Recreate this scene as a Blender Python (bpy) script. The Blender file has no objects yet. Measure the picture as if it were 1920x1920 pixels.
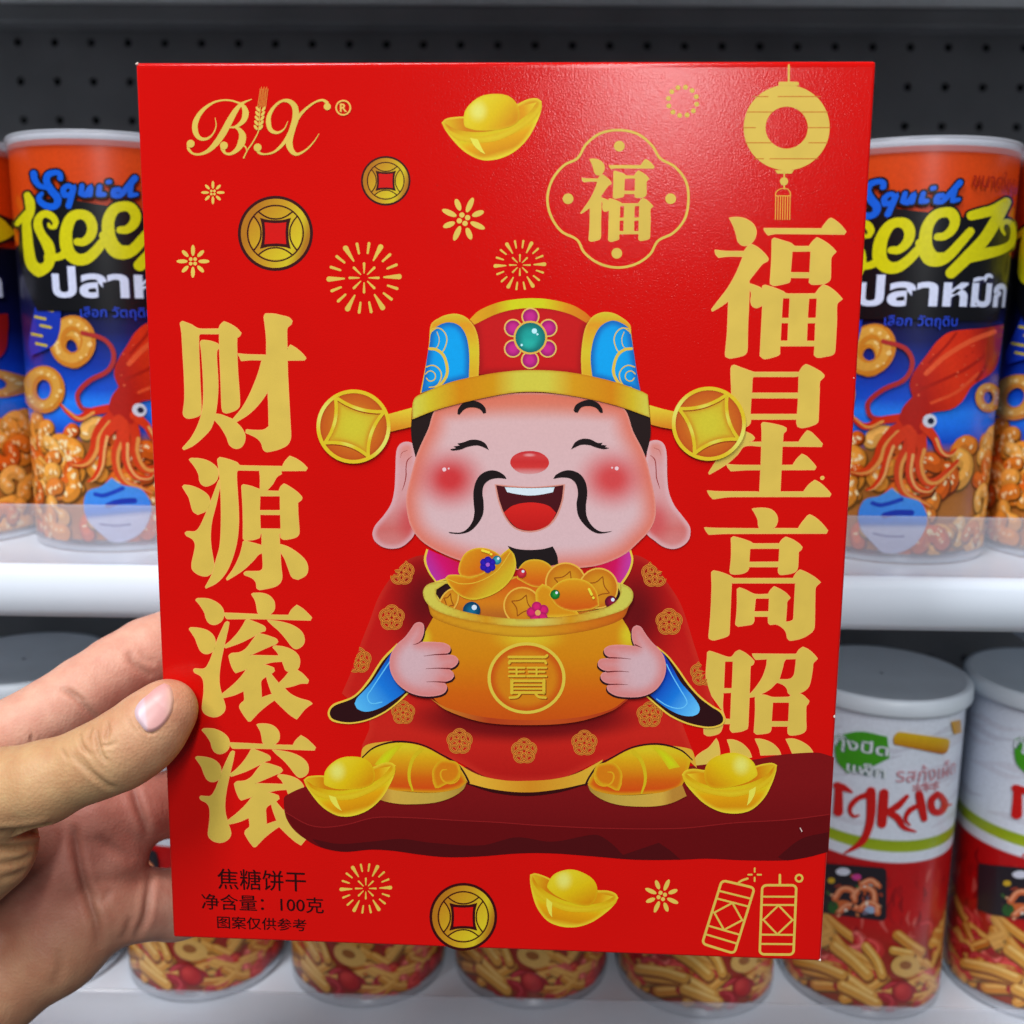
import bpy, bmesh, math, random
import numpy as np
from mathutils import Matrix, Vector
from mathutils.geometry import delaunay_2d_cdt

random.seed(7)
SC = bpy.context.scene
COL = SC.collection
R = math.radians

# ------------------------------------------------------------------ camera
FPX = 1925.0                      # focal length in pixels of the 1920 px photograph
CAMP = Vector((0.0, 0.0, 1.30))
cam = bpy.data.cameras.new('camera')
cam_ob = bpy.data.objects.new('camera', cam)
COL.objects.link(cam_ob)
CR = Matrix.Rotation(R(1.1), 3, 'Z') @ Matrix.Rotation(R(90 - 11.0), 3, 'X') @ Matrix.Rotation(R(0.6), 3, 'Z')
cam_ob.matrix_world = Matrix.Translation(CAMP) @ CR.to_4x4()
cam.sensor_width = 36.0
cam.lens = 36.0 * FPX / 1920.0
cam.clip_start = 0.01
cam.clip_end = 50.0
cam.dof.use_dof = True
cam.dof.focus_distance = 0.303
cam.dof.aperture_fstop = 10.5
SC.camera = cam_ob

# ------------------------------------------------------------------ light
W = bpy.data.worlds.new('World')
SC.world = W
W.use_nodes = True
W.node_tree.nodes['Background'].inputs[0].default_value = (0.82, 0.91, 1.0, 1)
W.node_tree.nodes['Background'].inputs[1].default_value = 0.09
SC.view_settings.view_transform = 'Standard'
SC.view_settings.look = 'None'
SC.view_settings.exposure = 0.0
SC.view_settings.gamma = 1.0


def ceiling_lamp(name, loc, sx, sy, power, col, target):
    l = bpy.data.lights.new(name, 'AREA')
    l.shape = 'RECTANGLE'
    l.size, l.size_y = sx, sy
    l.energy = power
    l.color = col
    o = bpy.data.objects.new(name, l)
    COL.objects.link(o)
    o.location = loc
    o.rotation_euler = (Vector(target) - Vector(loc)).to_track_quat('-Z', 'Y').to_euler()
    return o


# shop ceiling tubes above the aisle, behind and above the person holding the box
ceiling_lamp('ceiling_lamp', (-0.55, -0.40, 2.75), 0.30, 1.3, 33, (0.98, 0.98, 1.0), (-0.02, 0.30, 1.25))
# tubes further down the aisle, behind the camera; the far one glints in the film
ceiling_lamp('ceiling_lamp', (0.30, -1.45, 2.80), 0.16, 1.5, 30, (0.96, 0.98, 1.0), (0.30, -1.4499, 0))
ceiling_lamp('ceiling_lamp', (0.26, -3.2, 2.80), 0.26, 1.3, 37, (0.96, 0.98, 1.0), (0, 0.35, 1.28))

# ------------------------------------------------------------------ helpers
def lin(c):
    c = np.asarray(c, float) / 255.0
    return np.where(c <= 0.04045, c / 12.92, ((c + 0.055) / 1.055) ** 2.4)


def cray(px, py):
    return CR @ Vector(((px - 960) / FPX, -(py - 960) / FPX, -1.0))


def pix(px, py, depth):
    return CAMP + cray(px, py) * depth


def on_y(px, py, Y):
    d = cray(px, py)
    return CAMP + d * ((Y - CAMP.y) / d.y)


def tag(o, label=None, cat=None, group=None, kind=None):
    if label: o['label'] = label
    if cat: o['category'] = cat
    if group: o['group'] = group
    if kind: o['kind'] = kind
    return o


def empty(name, loc, rot=None):
    o = bpy.data.objects.new(name, None)
    o.empty_display_size = 0.02
    COL.objects.link(o)
    o.location = loc
    if rot is not None: o.rotation_euler = rot
    return o


def mesh_obj(name, verts, faces, mat, parent=None, cols=None, smooth=False):
    me = bpy.data.meshes.new(name)
    me.from_pydata([tuple(map(float, v)) for v in verts], [], [tuple(map(int, f)) for f in faces])
    if cols is not None:
        a = me.color_attributes.new('Col', 'FLOAT_COLOR', 'POINT')
        c4 = np.ones((len(verts), 4), np.float32)
        c4[:, :3] = cols
        a.data.foreach_set('color', c4.ravel())
    if smooth:
        me.polygons.foreach_set('use_smooth', [True] * len(me.polygons))
    me.update()
    if mat: me.materials.append(mat)
    o = bpy.data.objects.new(name, me)
    COL.objects.link(o)
    if parent: o.parent = parent
    return o


def bm_obj(name, bm, mat, parent=None, smooth=False):
    me = bpy.data.meshes.new(name)
    bm.normal_update()
    bm.to_mesh(me)
    bm.free()
    if smooth:
        me.polygons.foreach_set('use_smooth', [True] * len(me.polygons))
    me.materials.append(mat)
    o = bpy.data.objects.new(name, me)
    COL.objects.link(o)
    if parent: o.parent = parent
    return o


def box_bm(x0, x1, y0, y1, z0, z1, bevel=0.0, seg=2):
    bm = bmesh.new()
    bmesh.ops.create_cube(bm, size=1.0)
    for v in bm.verts:
        v.co = Vector((x0 + (v.co.x + .5) * (x1 - x0), y0 + (v.co.y + .5) * (y1 - y0), z0 + (v.co.z + .5) * (z1 - z0)))
    if bevel:
        bmesh.ops.bevel(bm, geom=list(bm.edges), offset=bevel, segments=seg, profile=.5, affect='EDGES')
    return bm


def lathe(profile, n=96):
    """profile: list of (r, z); returns verts, faces"""
    vs, fs = [], []
    for r, z in profile:
        for k in range(n):
            a = 2 * math.pi * k / n
            vs.append((r * math.sin(a), -r * math.cos(a), z))
    for i in range(len(profile) - 1):
        for k in range(n):
            k2 = (k + 1) % n
            fs.append((i * n + k, i * n + k2, (i + 1) * n + k2, (i + 1) * n + k))
    return vs, fs


def copy_tree(o, parent=None):
    c = o.copy()
    COL.objects.link(c)
    c.parent = parent
    for ch in list(o.children):
        copy_tree(ch, c)
    return c


# ------------------------------------------------------------------ materials
def new_mat(name):
    m = bpy.data.materials.new(name)
    m.use_nodes = True
    nt = m.node_tree
    return m, nt, nt.nodes['Principled BSDF']


def N(nt, t, **kw):
    n = nt.nodes.new(t)
    for k, v in kw.items():
        setattr(n, k, v)
    return n


def simple(name, rgb, rough=.5, spec=.5, metal=0, noise=0, nscale=40, bump=0, bscale=400, bdist=.0002):
    m, nt, b = new_mat(name)
    c = lin(rgb)
    b.inputs['Roughness'].default_value = rough
    b.inputs['Specular IOR Level'].default_value = spec
    b.inputs['Metallic'].default_value = metal
    b.inputs['Base Color'].default_value = (*c, 1)
    g = N(nt, 'ShaderNodeNewGeometry')
    if noise:
        t = N(nt, 'ShaderNodeTexNoise')
        t.inputs['Scale'].default_value = nscale
        t.inputs['Detail'].default_value = 6
        nt.links.new(g.outputs['Position'], t.inputs['Vector'])
        r = N(nt, 'ShaderNodeValToRGB')
        r.color_ramp.elements[0].position = .3
        r.color_ramp.elements[1].position = .7
        r.color_ramp.elements[0].color = (*(c * (1 - noise)), 1)
        r.color_ramp.elements[1].color = (*np.minimum(c * (1 + noise), 1), 1)
        nt.links.new(t.outputs['Fac'], r.inputs['Fac'])
        nt.links.new(r.outputs['Color'], b.inputs['Base Color'])
    if bump:
        t = N(nt, 'ShaderNodeTexNoise')
        t.inputs['Scale'].default_value = bscale
        t.inputs['Detail'].default_value = 3
        nt.links.new(g.outputs['Position'], t.inputs['Vector'])
        bp = N(nt, 'ShaderNodeBump')
        bp.inputs['Strength'].default_value = bump
        bp.inputs['Distance'].default_value = bdist
        nt.links.new(t.outputs['Fac'], bp.inputs['Height'])
        nt.links.new(bp.outputs['Normal'], b.inputs['Normal'])
    return m


def printed(name, rough=.45, spec=.4, bump=.0, bscale=1500, bdist=.0001, coat=0, grain=.05, gscale=900, sss=0):
    """ink whose colour comes from the drawn colour attribute, with fine print grain"""
    m, nt, b = new_mat(name)
    a = N(nt, 'ShaderNodeAttribute', attribute_name='Col')
    g = N(nt, 'ShaderNodeNewGeometry')
    t = N(nt, 'ShaderNodeTexNoise')
    t.inputs['Scale'].default_value = gscale
    t.inputs['Detail'].default_value = 3
    nt.links.new(g.outputs['Position'], t.inputs['Vector'])
    mp = N(nt, 'ShaderNodeMapRange')
    mp.inputs['From Min'].default_value = .3
    mp.inputs['From Max'].default_value = .7
    mp.inputs['To Min'].default_value = 1 - grain
    mp.inputs['To Max'].default_value = 1 + grain
    nt.links.new(t.outputs['Fac'], mp.inputs['Value'])
    mx = N(nt, 'ShaderNodeMix', data_type='RGBA', blend_type='MULTIPLY')
    mx.inputs['Factor'].default_value = 1
    nt.links.new(a.outputs['Color'], mx.inputs['A'])
    nt.links.new(mp.outputs['Result'], mx.inputs['B'])
    nt.links.new(mx.outputs['Result'], b.inputs['Base Color'])
    b.inputs['Roughness'].default_value = rough
    b.inputs['Specular IOR Level'].default_value = spec
    b.inputs['Coat Weight'].default_value = coat
    b.inputs['Coat Roughness'].default_value = .12
    if bump:
        t2 = N(nt, 'ShaderNodeTexNoise')
        t2.inputs['Scale'].default_value = bscale
        t2.inputs['Detail'].default_value = 2
        nt.links.new(g.outputs['Position'], t2.inputs['Vector'])
        bp = N(nt, 'ShaderNodeBump')
        bp.inputs['Strength'].default_value = bump
        bp.inputs['Distance'].default_value = bdist
        nt.links.new(t2.outputs['Fac'], bp.inputs['Height'])
        nt.links.new(bp.outputs['Normal'], b.inputs['Normal'])
    return m


def milky(name, rgb, clear, rough=.2):
    """clear or frosted plastic: part see-through, part white haze"""
    m, nt, b = new_mat(name)
    b.inputs['Base Color'].default_value = (*lin(rgb), 1)
    b.inputs['Roughness'].default_value = rough
    tr = N(nt, 'ShaderNodeBsdfTransparent')
    mx = N(nt, 'ShaderNodeMixShader')
    mx.inputs['Fac'].default_value = clear
    out = nt.nodes['Material Output']
    nt.links.new(b.outputs[0], mx.inputs[1])
    nt.links.new(tr.outputs[0], mx.inputs[2])
    nt.links.new(mx.outputs[0], out.inputs['Surface'])
    return m


M_CARTON = simple('carton_red_film', (208, 13, 8), rough=.14, spec=.29, noise=.03, nscale=30, bump=.55, bscale=2000, bdist=.000065)
M_BARE = simple('bare_card', (225, 205, 195), rough=.8, noise=.1, nscale=900)
M_FOIL = printed('gold_ink', rough=.55, spec=.2, grain=.05, gscale=120)
M_INK = printed('printed_ink', rough=.5, spec=.14, grain=.03, gscale=1400)
M_LABEL = printed('can_label_ink', rough=.32, spec=.5, grain=.06, gscale=700, coat=.25)
M_PANEL = simple('dark_grey_paint', (112, 112, 114), rough=.55, noise=.12, nscale=25, bump=.2, bscale=900)
M_BACKING = simple('black_backing', (10, 10, 10), rough=.9, noise=.2)
M_SHELF = simple('white_shelf_enamel', (222, 231, 242), rough=.3, spec=.5, noise=.04, nscale=12, bump=.05, bscale=300)
M_SHELFUNDER = simple('grey_shelf_enamel', (232, 232, 230), rough=.4, noise=.06, nscale=20)
M_LIP = milky('clear_acrylic', (200, 204, 216), .72, .12)
M_LID = milky('translucent_lid', (214, 220, 232), .62, .28)
M_GREYLID = simple('white_lid', (218, 227, 236), rough=.36, spec=.4, noise=.03, nscale=60, bump=.05, bscale=200)
M_TIN = simple('tin', (200, 202, 206), rough=.25, metal=1, noise=.05)

# ------------------------------------------------------------------ drawing flat print as real ink sheets
class Zm:
    """maps coordinates read off an enlarged part of the photograph back to photo pixels"""
    def __init__(s, ox, oy, k): s.o = np.array([ox, oy], float); s.k = k
    def __call__(s, p): return s.o + np.asarray(p, float) / s.k


PX = Zm(0, 0, 1)


def pts(s):
    if not isinstance(s, str): return np.asarray(s, float)
    return np.array([[float(a) for a in q.split(',')] for q in s.split()], float)


def smooth(P, closed=True, corner=52, seg=2.2):
    """curve through points; sharp turns stay sharp. extra columns (width) follow along"""
    n = len(P)
    X = P[:, :2]
    out = []
    lim = np.zeros(n); tang = np.zeros((n, 2)); iscor = np.zeros(n, bool)
    for i in range(n):
        a = X[i] - X[i - 1]; b = X[(i + 1) % n] - X[i]
        la, lb = np.hypot(*a) + 1e-9, np.hypot(*b) + 1e-9
        if not closed and i in (0, n - 1):
            iscor[i] = True; continue
        c = np.clip(np.dot(a, b) / la / lb, -1, 1)
        if math.degrees(math.acos(c)) > corner: iscor[i] = True
        t = a + b
        lim[i] = 1.6 * min(la, lb)
        tang[i] = t / (np.hypot(*t) + 1e-9)
    for i in range(n if closed else n - 1):
        j = (i + 1) % n
        d = X[j] - X[i]; L = np.hypot(*d) + 1e-9
        t0 = d / L if iscor[i] else tang[i] * min(1, lim[i] / L)
        t1 = d / L if iscor[j] else tang[j] * min(1, lim[j] / L)
        k = max(1, int(math.ceil(L / seg)))
        if iscor[i] and iscor[j]: k = 1 if P.shape[1] == 2 else k
        k = min(k, 14)
        for q in range(k):
            u = q / k
            h = (2*u**3 - 3*u*u + 1) * X[i] + (u**3 - 2*u*u + u) * L * t0 + (-2*u**3 + 3*u*u) * X[j] + (u**3 - u*u) * L * t1
            out.append(list(h) + list(P[i, 2:] * (1 - u) + P[j, 2:] * u))
    if not closed: out.append(list(P[-1]))
    return np.array(out)


def inside(poly, Q):
    x, y = Q[:, 0], Q[:, 1]
    r = np.zeros(len(Q), bool)
    a = poly; b = np.roll(poly, -1, 0)
    for (x1, y1), (x2, y2) in zip(a, b):
        if y1 == y2: continue
        m = (y1 > y) != (y2 > y)
        r ^= m & (x < (x2 - x1) * (y - y1) / (y2 - y1) + x1)
    return r


def edist(poly, Q):
    d = np.full(len(Q), 1e9)
    a = poly; b = np.roll(poly, -1, 0)
    for p, q in zip(a, b):
        v = q - p; l = v @ v
        if l < 1e-12: continue
        t = np.clip(((Q - p) @ v) / l, 0, 1)
        d = np.minimum(d, np.hypot(*(Q - p - t[:, None] * v).T))
    return d


def sstep(t):
    t = np.clip(t, 0, 1)
    return t * t * (3 - 2 * t)


def shade(Q, base, ops, poly, z):
    c = np.tile(lin(base), (len(Q), 1))
    for op in ops:
        k = op[0]
        if k == 'lin':                               # ('lin', p0, p1, [(t, rgb)...])
            p0, p1 = z(op[1]), z(op[2]); v = p1 - p0
            t = ((Q - p0) @ v) / (v @ v)
            ts = [s[0] for s in op[3]]; cs = np.array([lin(s[1]) for s in op[3]])
            c = np.stack([np.interp(t, ts, cs[:, i]) for i in range(3)], 1)
        elif k == 'rad':                             # ('rad', centre, (rx, ry), rgb, r0, r1, alpha)
            p = z(op[1]); rx, ry = op[2][0] / z.k, op[2][1] / z.k
            d = np.hypot((Q[:, 0] - p[0]) / rx, (Q[:, 1] - p[1]) / ry)
            a = (1 - sstep((d - op[4]) / (op[5] - op[4])))[:, None] * (op[6] if len(op) > 6 else 1)
            c = c * (1 - a) + lin(op[3]) * a
        elif k == 'edge':                            # ('edge', width, rgb, alpha)
            d = edist(poly, Q) / (op[1] / z.k)
            a = (1 - sstep(d))[:, None] * op[3]
            c = c * (1 - a) + lin(op[2]) * a
    return c


class Art:
    """collects ink shapes; to2: photo pixel -> sheet coordinates, to3(sheet, height) -> local xyz"""
    DZ = 9e-6
    maxseg = None                                   # on curved sheets: longest run along the curve
    def __init__(s, to2, to3): s.to2, s.to3 = to2, to3; s.layer = 1.0; s.reset()
    def reset(s): s.V, s.F, s.C, s.n = [], [], [], 0
    def add(s, S2, faces, cols, h, ccw=True):
        if s.maxseg:
            S2, cols, h = [list(map(np.asarray, q)) for q in (S2, cols, h)]
            todo = [t for f in faces for t in ([f] if len(f) == 3 else [(f[0], f[i], f[i + 1]) for i in range(1, len(f) - 1)])]
            faces, mid = [], {}
            while todo:
                t = todo.pop()
                e = max(range(3), key=lambda i: abs(S2[t[i]][0] - S2[t[(i + 1) % 3]][0]))
                i, j, k = t[e], t[(e + 1) % 3], t[(e + 2) % 3]
                if abs(S2[i][0] - S2[j][0]) <= s.maxseg: faces.append(t); continue
                key = (min(i, j), max(i, j))
                if key not in mid:
                    mid[key] = len(S2)
                    for q in (S2, cols, h): q.append((q[i] + q[j]) / 2)
                m = mid[key]
                todo += [(i, m, k), (m, j, k)]
            S2, cols, h = np.array(S2), np.array(cols), np.array(h)
        v = s.to3(S2, h * s.DZ)
        s.V.append(v); s.C.append(cols)
        s.F += [tuple(i + s.n for i in f) for f in faces]
        s.n += len(v)
    def shape(s, z, P, base, ops=(), holes=(), step=None, raw=False, clip=None, lift=1.0, xf=None):
        P0 = z(pts(P)); P1 = P0 if raw else smooth(P0)
        H = [smooth(z(pts(h))) if not raw else z(pts(h)) for h in holes]
        loops = [P1] + H
        allp, edges, k = [], [], 0
        for L in loops:
            m = len(L)
            allp.append(L); edges += [(k + i, k + (i + 1) % m) for i in range(m)]; k += m
        if ops:
            ext = P1.max(0) - P1.min(0)
            st = step or max(1.5, min(7.0, min(ext) / 9))
            lo, hi = P1.min(0), P1.max(0)
            gx, gy = np.meshgrid(np.arange(lo[0] + st / 2, hi[0], st), np.arange(lo[1] + st / 2, hi[1], st))
            gx[1::2] += st / 2
            G = np.stack([gx.ravel(), gy.ravel()], 1)
            ok = inside(P1, G)
            for h in H: ok &= ~inside(h, G)
            G = G[ok]
            if len(G):
                G = G[edist(P1, G) > st * .4]
            allp.append(G)
        A = np.concatenate(allp)
        vs, _, fs, _, _, _ = delaunay_2d_cdt([Vector(p) for p in A], edges, [], 0, 1e-5)
        Q = np.array([tuple(v) for v in vs])
        F = np.array([f for f in fs if len(f) == 3])
        cen = Q[F].mean(1)
        ok = inside(P1, cen)
        for h in H: ok &= ~inside(h, cen)
        if clip is not None: ok &= inside(clip, cen)
        F = F[ok]
        e1, e2 = Q[F[:, 1]] - Q[F[:, 0]], Q[F[:, 2]] - Q[F[:, 0]]
        flip = (e1[:, 0] * e2[:, 1] - e1[:, 1] * e2[:, 0]) > 0     # photo y runs down
        F[flip] = F[flip][:, ::-1]
        c = shade(Q, base, ops, P1, z)
        S2 = s.to2(Q)
        if xf is not None: S2 = xf(S2)
        s.add(S2, F.tolist(), c, np.full(len(Q), s.layer))
        s.layer += lift
    def stroke(s, z, P, rgb, w=None, closed=False, clip=None, ops=(), lift=1.0, cap=True, xf=None, raw=False):
        P = pts(P)
        if P.shape[1] == 2: P = np.column_stack([P, np.full(len(P), w)])
        if closed: P = np.vstack([P, P[:1]])
        P[:, :2] = z(P[:, :2]); P[:, 2] = P[:, 2] / z.k
        if closed:
            C = P[:-1] if raw else smooth(P[:-1]); C = np.vstack([C, C[:1]])
        else:
            C = smooth(P, closed=False, corner=75)
        X, Wd = C[:, :2], C[:, 2] / 2
        T = np.gradient(X, axis=0)
        if closed: T[0] = T[-1] = X[1] - X[-2]
        T /= np.hypot(*T.T)[:, None] + 1e-9
        Nn = np.stack([-T[:, 1], T[:, 0]], 1)
        m = len(X)
        V = [X + Nn * Wd[:, None], X - Nn * Wd[:, None]]
        Hh = [np.linspace(0, .8, m), np.linspace(0, .8, m)]
        F = [(i, i + 1, m + i + 1, m + i) for i in range(m - 1)]
        k = 2 * m
        if cap and not closed:
            for e, sg in ((0, -1), (m - 1, 1)):
                ang = np.linspace(-math.pi / 2, math.pi / 2, 9)
                arc = X[e] + Wd[e] * (np.cos(ang)[:, None] * T[e] * sg + np.sin(ang)[:, None] * Nn[e])
                V.append(np.vstack([X[e][None], arc])); Hh.append(np.full(10, Hh[0][e]))
                for q in range(8):
                    F.append((k, k + 1 + q, k + 2 + q) if sg > 0 else (k, k + 2 + q, k + 1 + q))
                k += 10
        Q = np.vstack(V); H = np.concatenate(Hh)
        F2 = []
        for f in F:
            p = Q[list(f)]
            ar = sum(p[i][0] * p[(i + 1) % len(f)][1] - p[(i + 1) % len(f)][0] * p[i][1] for i in range(len(f)))
            F2.append(f if ar < 0 else f[::-1])
        if clip is not None:
            ok = inside(clip, np.array([Q[list(f)].mean(0) for f in F2]))
            F2 = [f for f, o in zip(F2, ok) if o]
        S2 = s.to2(Q)
        if xf is not None: S2 = xf(S2)
        s.add(S2, F2, shade(Q, rgb, ops, X, z), s.layer + H * .9)
        s.layer += lift
    def circle(s, z, c, r, rgb, ops=(), n=28, rot=0, lift=1.0, clip=None, step=None, holes=()):
        rx, ry = (r, r) if np.isscalar(r) else r
        a = np.linspace(0, 2 * math.pi, n, endpoint=False)
        x, y = rx * np.cos(a), ry * np.sin(a)
        P = np.stack([c[0] + x * math.cos(rot) - y * math.sin(rot), c[1] + x * math.sin(rot) + y * math.cos(rot)], 1)
        s.shape(z, P, rgb, ops, raw=True, lift=lift, clip=clip, step=step, holes=holes)
    def ring(s, z, c, r, w, rgb, n=40, lift=1.0, ops=(), clip=None):
        rx, ry = (r, r) if np.isscalar(r) else r
        a = np.linspace(0, 2 * math.pi, n, endpoint=False)
        s.stroke(z, np.stack([c[0] + rx * np.cos(a), c[1] + ry * np.sin(a)], 1), rgb, w, closed=True, lift=lift, ops=ops, clip=clip)
    def text(s, z, body, tl, br, rgb, offset=0.0, shear=0.0, lift=1.0, xf=None):
        """typeset line fitted between two photo points, straight on the sheet"""
        cu = bpy.data.curves.new('type', 'FONT')
        cu.body = body; cu.offset = offset; cu.resolution_u = 3; cu.shear = shear
        o = bpy.data.objects.new('type', cu)
        COL.objects.link(o)
        bpy.context.view_layer.update()
        me = o.evaluated_get(bpy.context.evaluated_depsgraph_get()).to_mesh()
        V = np.array([tuple(v.co)[:2] for v in me.vertices])
        F = [tuple(p.vertices) for p in me.polygons]
        bpy.data.objects.remove(o); bpy.data.curves.remove(cu)
        lo, hi = V.min(0), V.max(0)
        U = (V - lo) / (hi - lo)
        a, b = s.to2(z(pts([tl, br])))
        S2 = np.stack([a[0] + U[:, 0] * (b[0] - a[0]), b[1] + U[:, 1] * (a[1] - b[1])], 1)
        if xf is not None: S2 = xf(S2)
        s.add(S2, F, np.tile(lin(rgb), (len(V), 1)), np.full(len(V), s.layer))
        s.layer += lift
    def build(s, name, mat, parent, label=None):
        o = mesh_obj(name, np.vstack(s.V), s.F, mat, parent, np.vstack(s.C))
        if label: o['label'] = label
        s.reset()
        return o


# ------------------------------------------------------------------ the shelving behind
SHELF_Z = CAMP.z - 0.0985       # top of the upper shelf board
LOW_Z = CAMP.z - 0.309          # top of the lower shelf board
TOP_Z = CAMP.z + 0.195          # underside of the shelf above
FRONT_Y, BACK_Y = 0.385, 0.735

# perforated back panel with real holes
bm = bmesh.new()
PITCH, HR = 0.025, 0.0028
x0, z0 = -0.70, CAMP.z - 0.36
nx, nz = 56, 24
offx = on_y(33, 79, BACK_Y).x
offz = on_y(33, 79, BACK_Y).z
x0 = offx - math.floor((offx + .70) / PITCH) * PITCH - PITCH / 2
z0 = offz - math.floor((offz - z0) / PITCH) * PITCH - PITCH / 2
for i in range(nx):
    for j in range(nz):
        cx, cz = x0 + (i + .5) * PITCH, z0 + (j + .5) * PITCH
        sq, ci, cb = [], [], []
        for k in range(8):
            a = math.pi / 4 * k
            m = max(abs(math.cos(a)), abs(math.sin(a)))
            sq.append(bm.verts.new((cx + PITCH / 2 * math.cos(a) / m, BACK_Y, cz + PITCH / 2 * math.sin(a) / m)))
            ci.append(bm.verts.new((cx + HR * math.cos(a), BACK_Y, cz + HR * math.sin(a))))
            cb.append(bm.verts.new((cx + HR * math.cos(a), BACK_Y + .002, cz + HR * math.sin(a))))
        for k in range(8):
            q = (k + 1) % 8
            bm.faces.new((sq[k], sq[q], ci[q], ci[k]))
            bm.faces.new((ci[k], ci[q], cb[q], cb[k]))
bmesh.ops.remove_doubles(bm, verts=bm.verts, dist=1e-5)
panel = bm_obj('back_panel', bm, M_PANEL)
tag(panel, kind='structure')
xa, xb = x0, x0 + nx * PITCH
bk = bm_obj('panel_backing', box_bm(xa, xb, BACK_Y + .02, BACK_Y + .03, z0, z0 + nz * PITCH), M_BACKING, panel)

RAIL = [(0, 0), (-.004, .0005), (-.0065, -.003), (-.0075, -.0095), (-.0065, -.016), (-.004, -.0195), (.0, -.0205)]


def shelf(name, ztop, label, with_lip=True, rail_h=1.0):
    r = empty(name, (0, FRONT_Y, ztop))
    bm_obj('board', box_bm(xa + .002, xb - .002, .0, BACK_Y - FRONT_Y - .001, -.018, 0, .0008, 1), M_SHELF, r)
    # rounded front rail
    vs, fs = [], []
    n = len(RAIL)
    for x in (xa, xb):
        for y, z in RAIL: vs.append((x, y - .0003, z * rail_h))
    for i in range(n - 1): fs.append((i, i + 1, n + i + 1, n + i))
    fs.append(tuple(range(n - 1, -1, -1))); fs.append(tuple(range(n, 2 * n)))
    o = mesh_obj('front_rail', vs, [f[::-1] for f in fs], M_SHELF, r, smooth=False)
    for p in o.data.polygons: p.use_smooth = len(p.vertices) == 4
    if with_lip:
        bm_obj('clear_lip', box_bm(xa, xb, .0018, .0040, .0003, .0236, .0006, 1), M_LIP, r)
    for bx in np.linspace(xa + .12, xb - .12, 4) + .022:
        bm_obj('bracket', box_bm(bx - .002, bx + .002, .06, BACK_Y - FRONT_Y - .002, -.045, -.0185), M_SHELF, r)
    tag(r, label, 'shelf')
    return r


shelf('display_shelf', SHELF_Z, 'white metal shelf with clear lip carrying the tall orange and blue cans')
shelf('display_shelf', LOW_Z, 'white metal shelf with clear lip carrying the white lidded snack cans')
top = empty('display_shelf', (0, FRONT_Y, TOP_Z))
bm_obj('board', box_bm(xa, xb, 0, BACK_Y - FRONT_Y - .001, .0, .018, .0008, 1), M_SHELFUNDER, top)
bm_obj('rear_beam', box_bm(xa, xb, BACK_Y - FRONT_Y - .022, BACK_Y - FRONT_Y - .0015, -.0118, -.0003, .001, 1), M_PANEL, top)
tag(top, 'grey underside of the shelf above the tall cans, against the perforated panel', 'shelf')

# ------------------------------------------------------------------ the red carton
CORN = np.array([[254, 117], [1643, 114], [1545, 1803], [330, 1758]], float)


def homog(src, dst):
    A = []
    for (x, y), (u, v) in zip(src, dst):
        A.append([x, y, 1, 0, 0, 0, -u * x, -u * y, -u])
        A.append([0, 0, 0, x, y, 1, -v * x, -v * y, -v])
    return np.linalg.svd(np.array(A, float))[2][-1].reshape(3, 3)


Hm = homog([(0, 0), (1, 0), (1, 1), (0, 1)], CORN - 960)
Mk = np.diag([1 / FPX, 1 / FPX, 1]) @ Hm
if Mk[2, 2] < 0: Mk = -Mk
BW = 0.20
sc = BW / np.linalg.norm(Mk[:, 0])
va, vb, vt = Mk[:, 0] / np.linalg.norm(Mk[:, 0]), Mk[:, 1] / np.linalg.norm(Mk[:, 1]), Mk[:, 2] * sc
BH = np.linalg.norm(Mk[:, 1]) * sc
vb = vb - va * (va @ vb); vb /= np.linalg.norm(vb)
vn = np.cross(va, vb)                     # away from the camera
BD = 0.045


def cw(v): return CR @ Vector((v[0], -v[1], -v[2]))


RB = Matrix((cw(va), cw(vn), -cw(vb))).transposed()
TLw = CAMP + cw(vt)
base = TLw + cw(va) * (BW / 2) + cw(vb) * BH + cw(vn) * (BD / 2)
boxr = empty('biscuit_box', base)
boxr.rotation_euler = RB.to_euler()
tag(boxr, 'upright red gift carton of caramel biscuits with gold characters, held in one hand', 'box')
bm = box_bm(-BW / 2, BW / 2, -BD / 2, BD / 2, 0, BH)
bmesh.ops.bisect_plane(bm, geom=bm.verts[:] + bm.edges[:] + bm.faces[:], plane_co=(0, 0, BH - .0016), plane_no=(0, 0, 1))
for v in bm.verts:                                   # the folded top edge rolls back a little
    if v.co.z > BH - 1e-5 and v.co.y < 0: v.co.y += .000085
bmesh.ops.bevel(bm, geom=[e for e in bm.edges if e.calc_face_angle(0) > .5], offset=.0008, segments=4, profile=.5, affect='EDGES')
car = bm_obj('carton', bm, M_CARTON, boxr)
for p in car.data.polygons: p.use_smooth = p.area < .00019
# worn corners where the film has rubbed through
for (cx, cz, s) in ((-BW / 2, BH, .00045), (BW / 2, 0, .00045)):
    bm = bmesh.new()
    bmesh.ops.create_icosphere(bm, subdivisions=2, radius=s)
    sx, sz = (1 if cx < 0 else -1), (1 if cz == 0 else -1)
    for v in bm.verts:
        v.co = Vector((cx + sx * .00035, -BD / 2 + .00035, cz + sz * .00035)) + v.co * (1 + .25 * math.sin(v.co.x * 9000))
    bm_obj('worn_corner', bm, M_BARE, boxr, smooth=True)

# photo pixel -> carton sheet (u right, v down, metres)
Hi = np.linalg.inv(homog([(0, 0), (BW, 0), (BW, BH), (0, BH)], CORN))


def px_uv(P):
    q = np.column_stack([P, np.ones(len(P))]) @ Hi.T
    return q[:, :2] / q[:, 2:]


def uv_xyz(S, h):
    return np.column_stack([S[:, 0] - BW / 2, -BD / 2 - h, BH - S[:, 1]])


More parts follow.
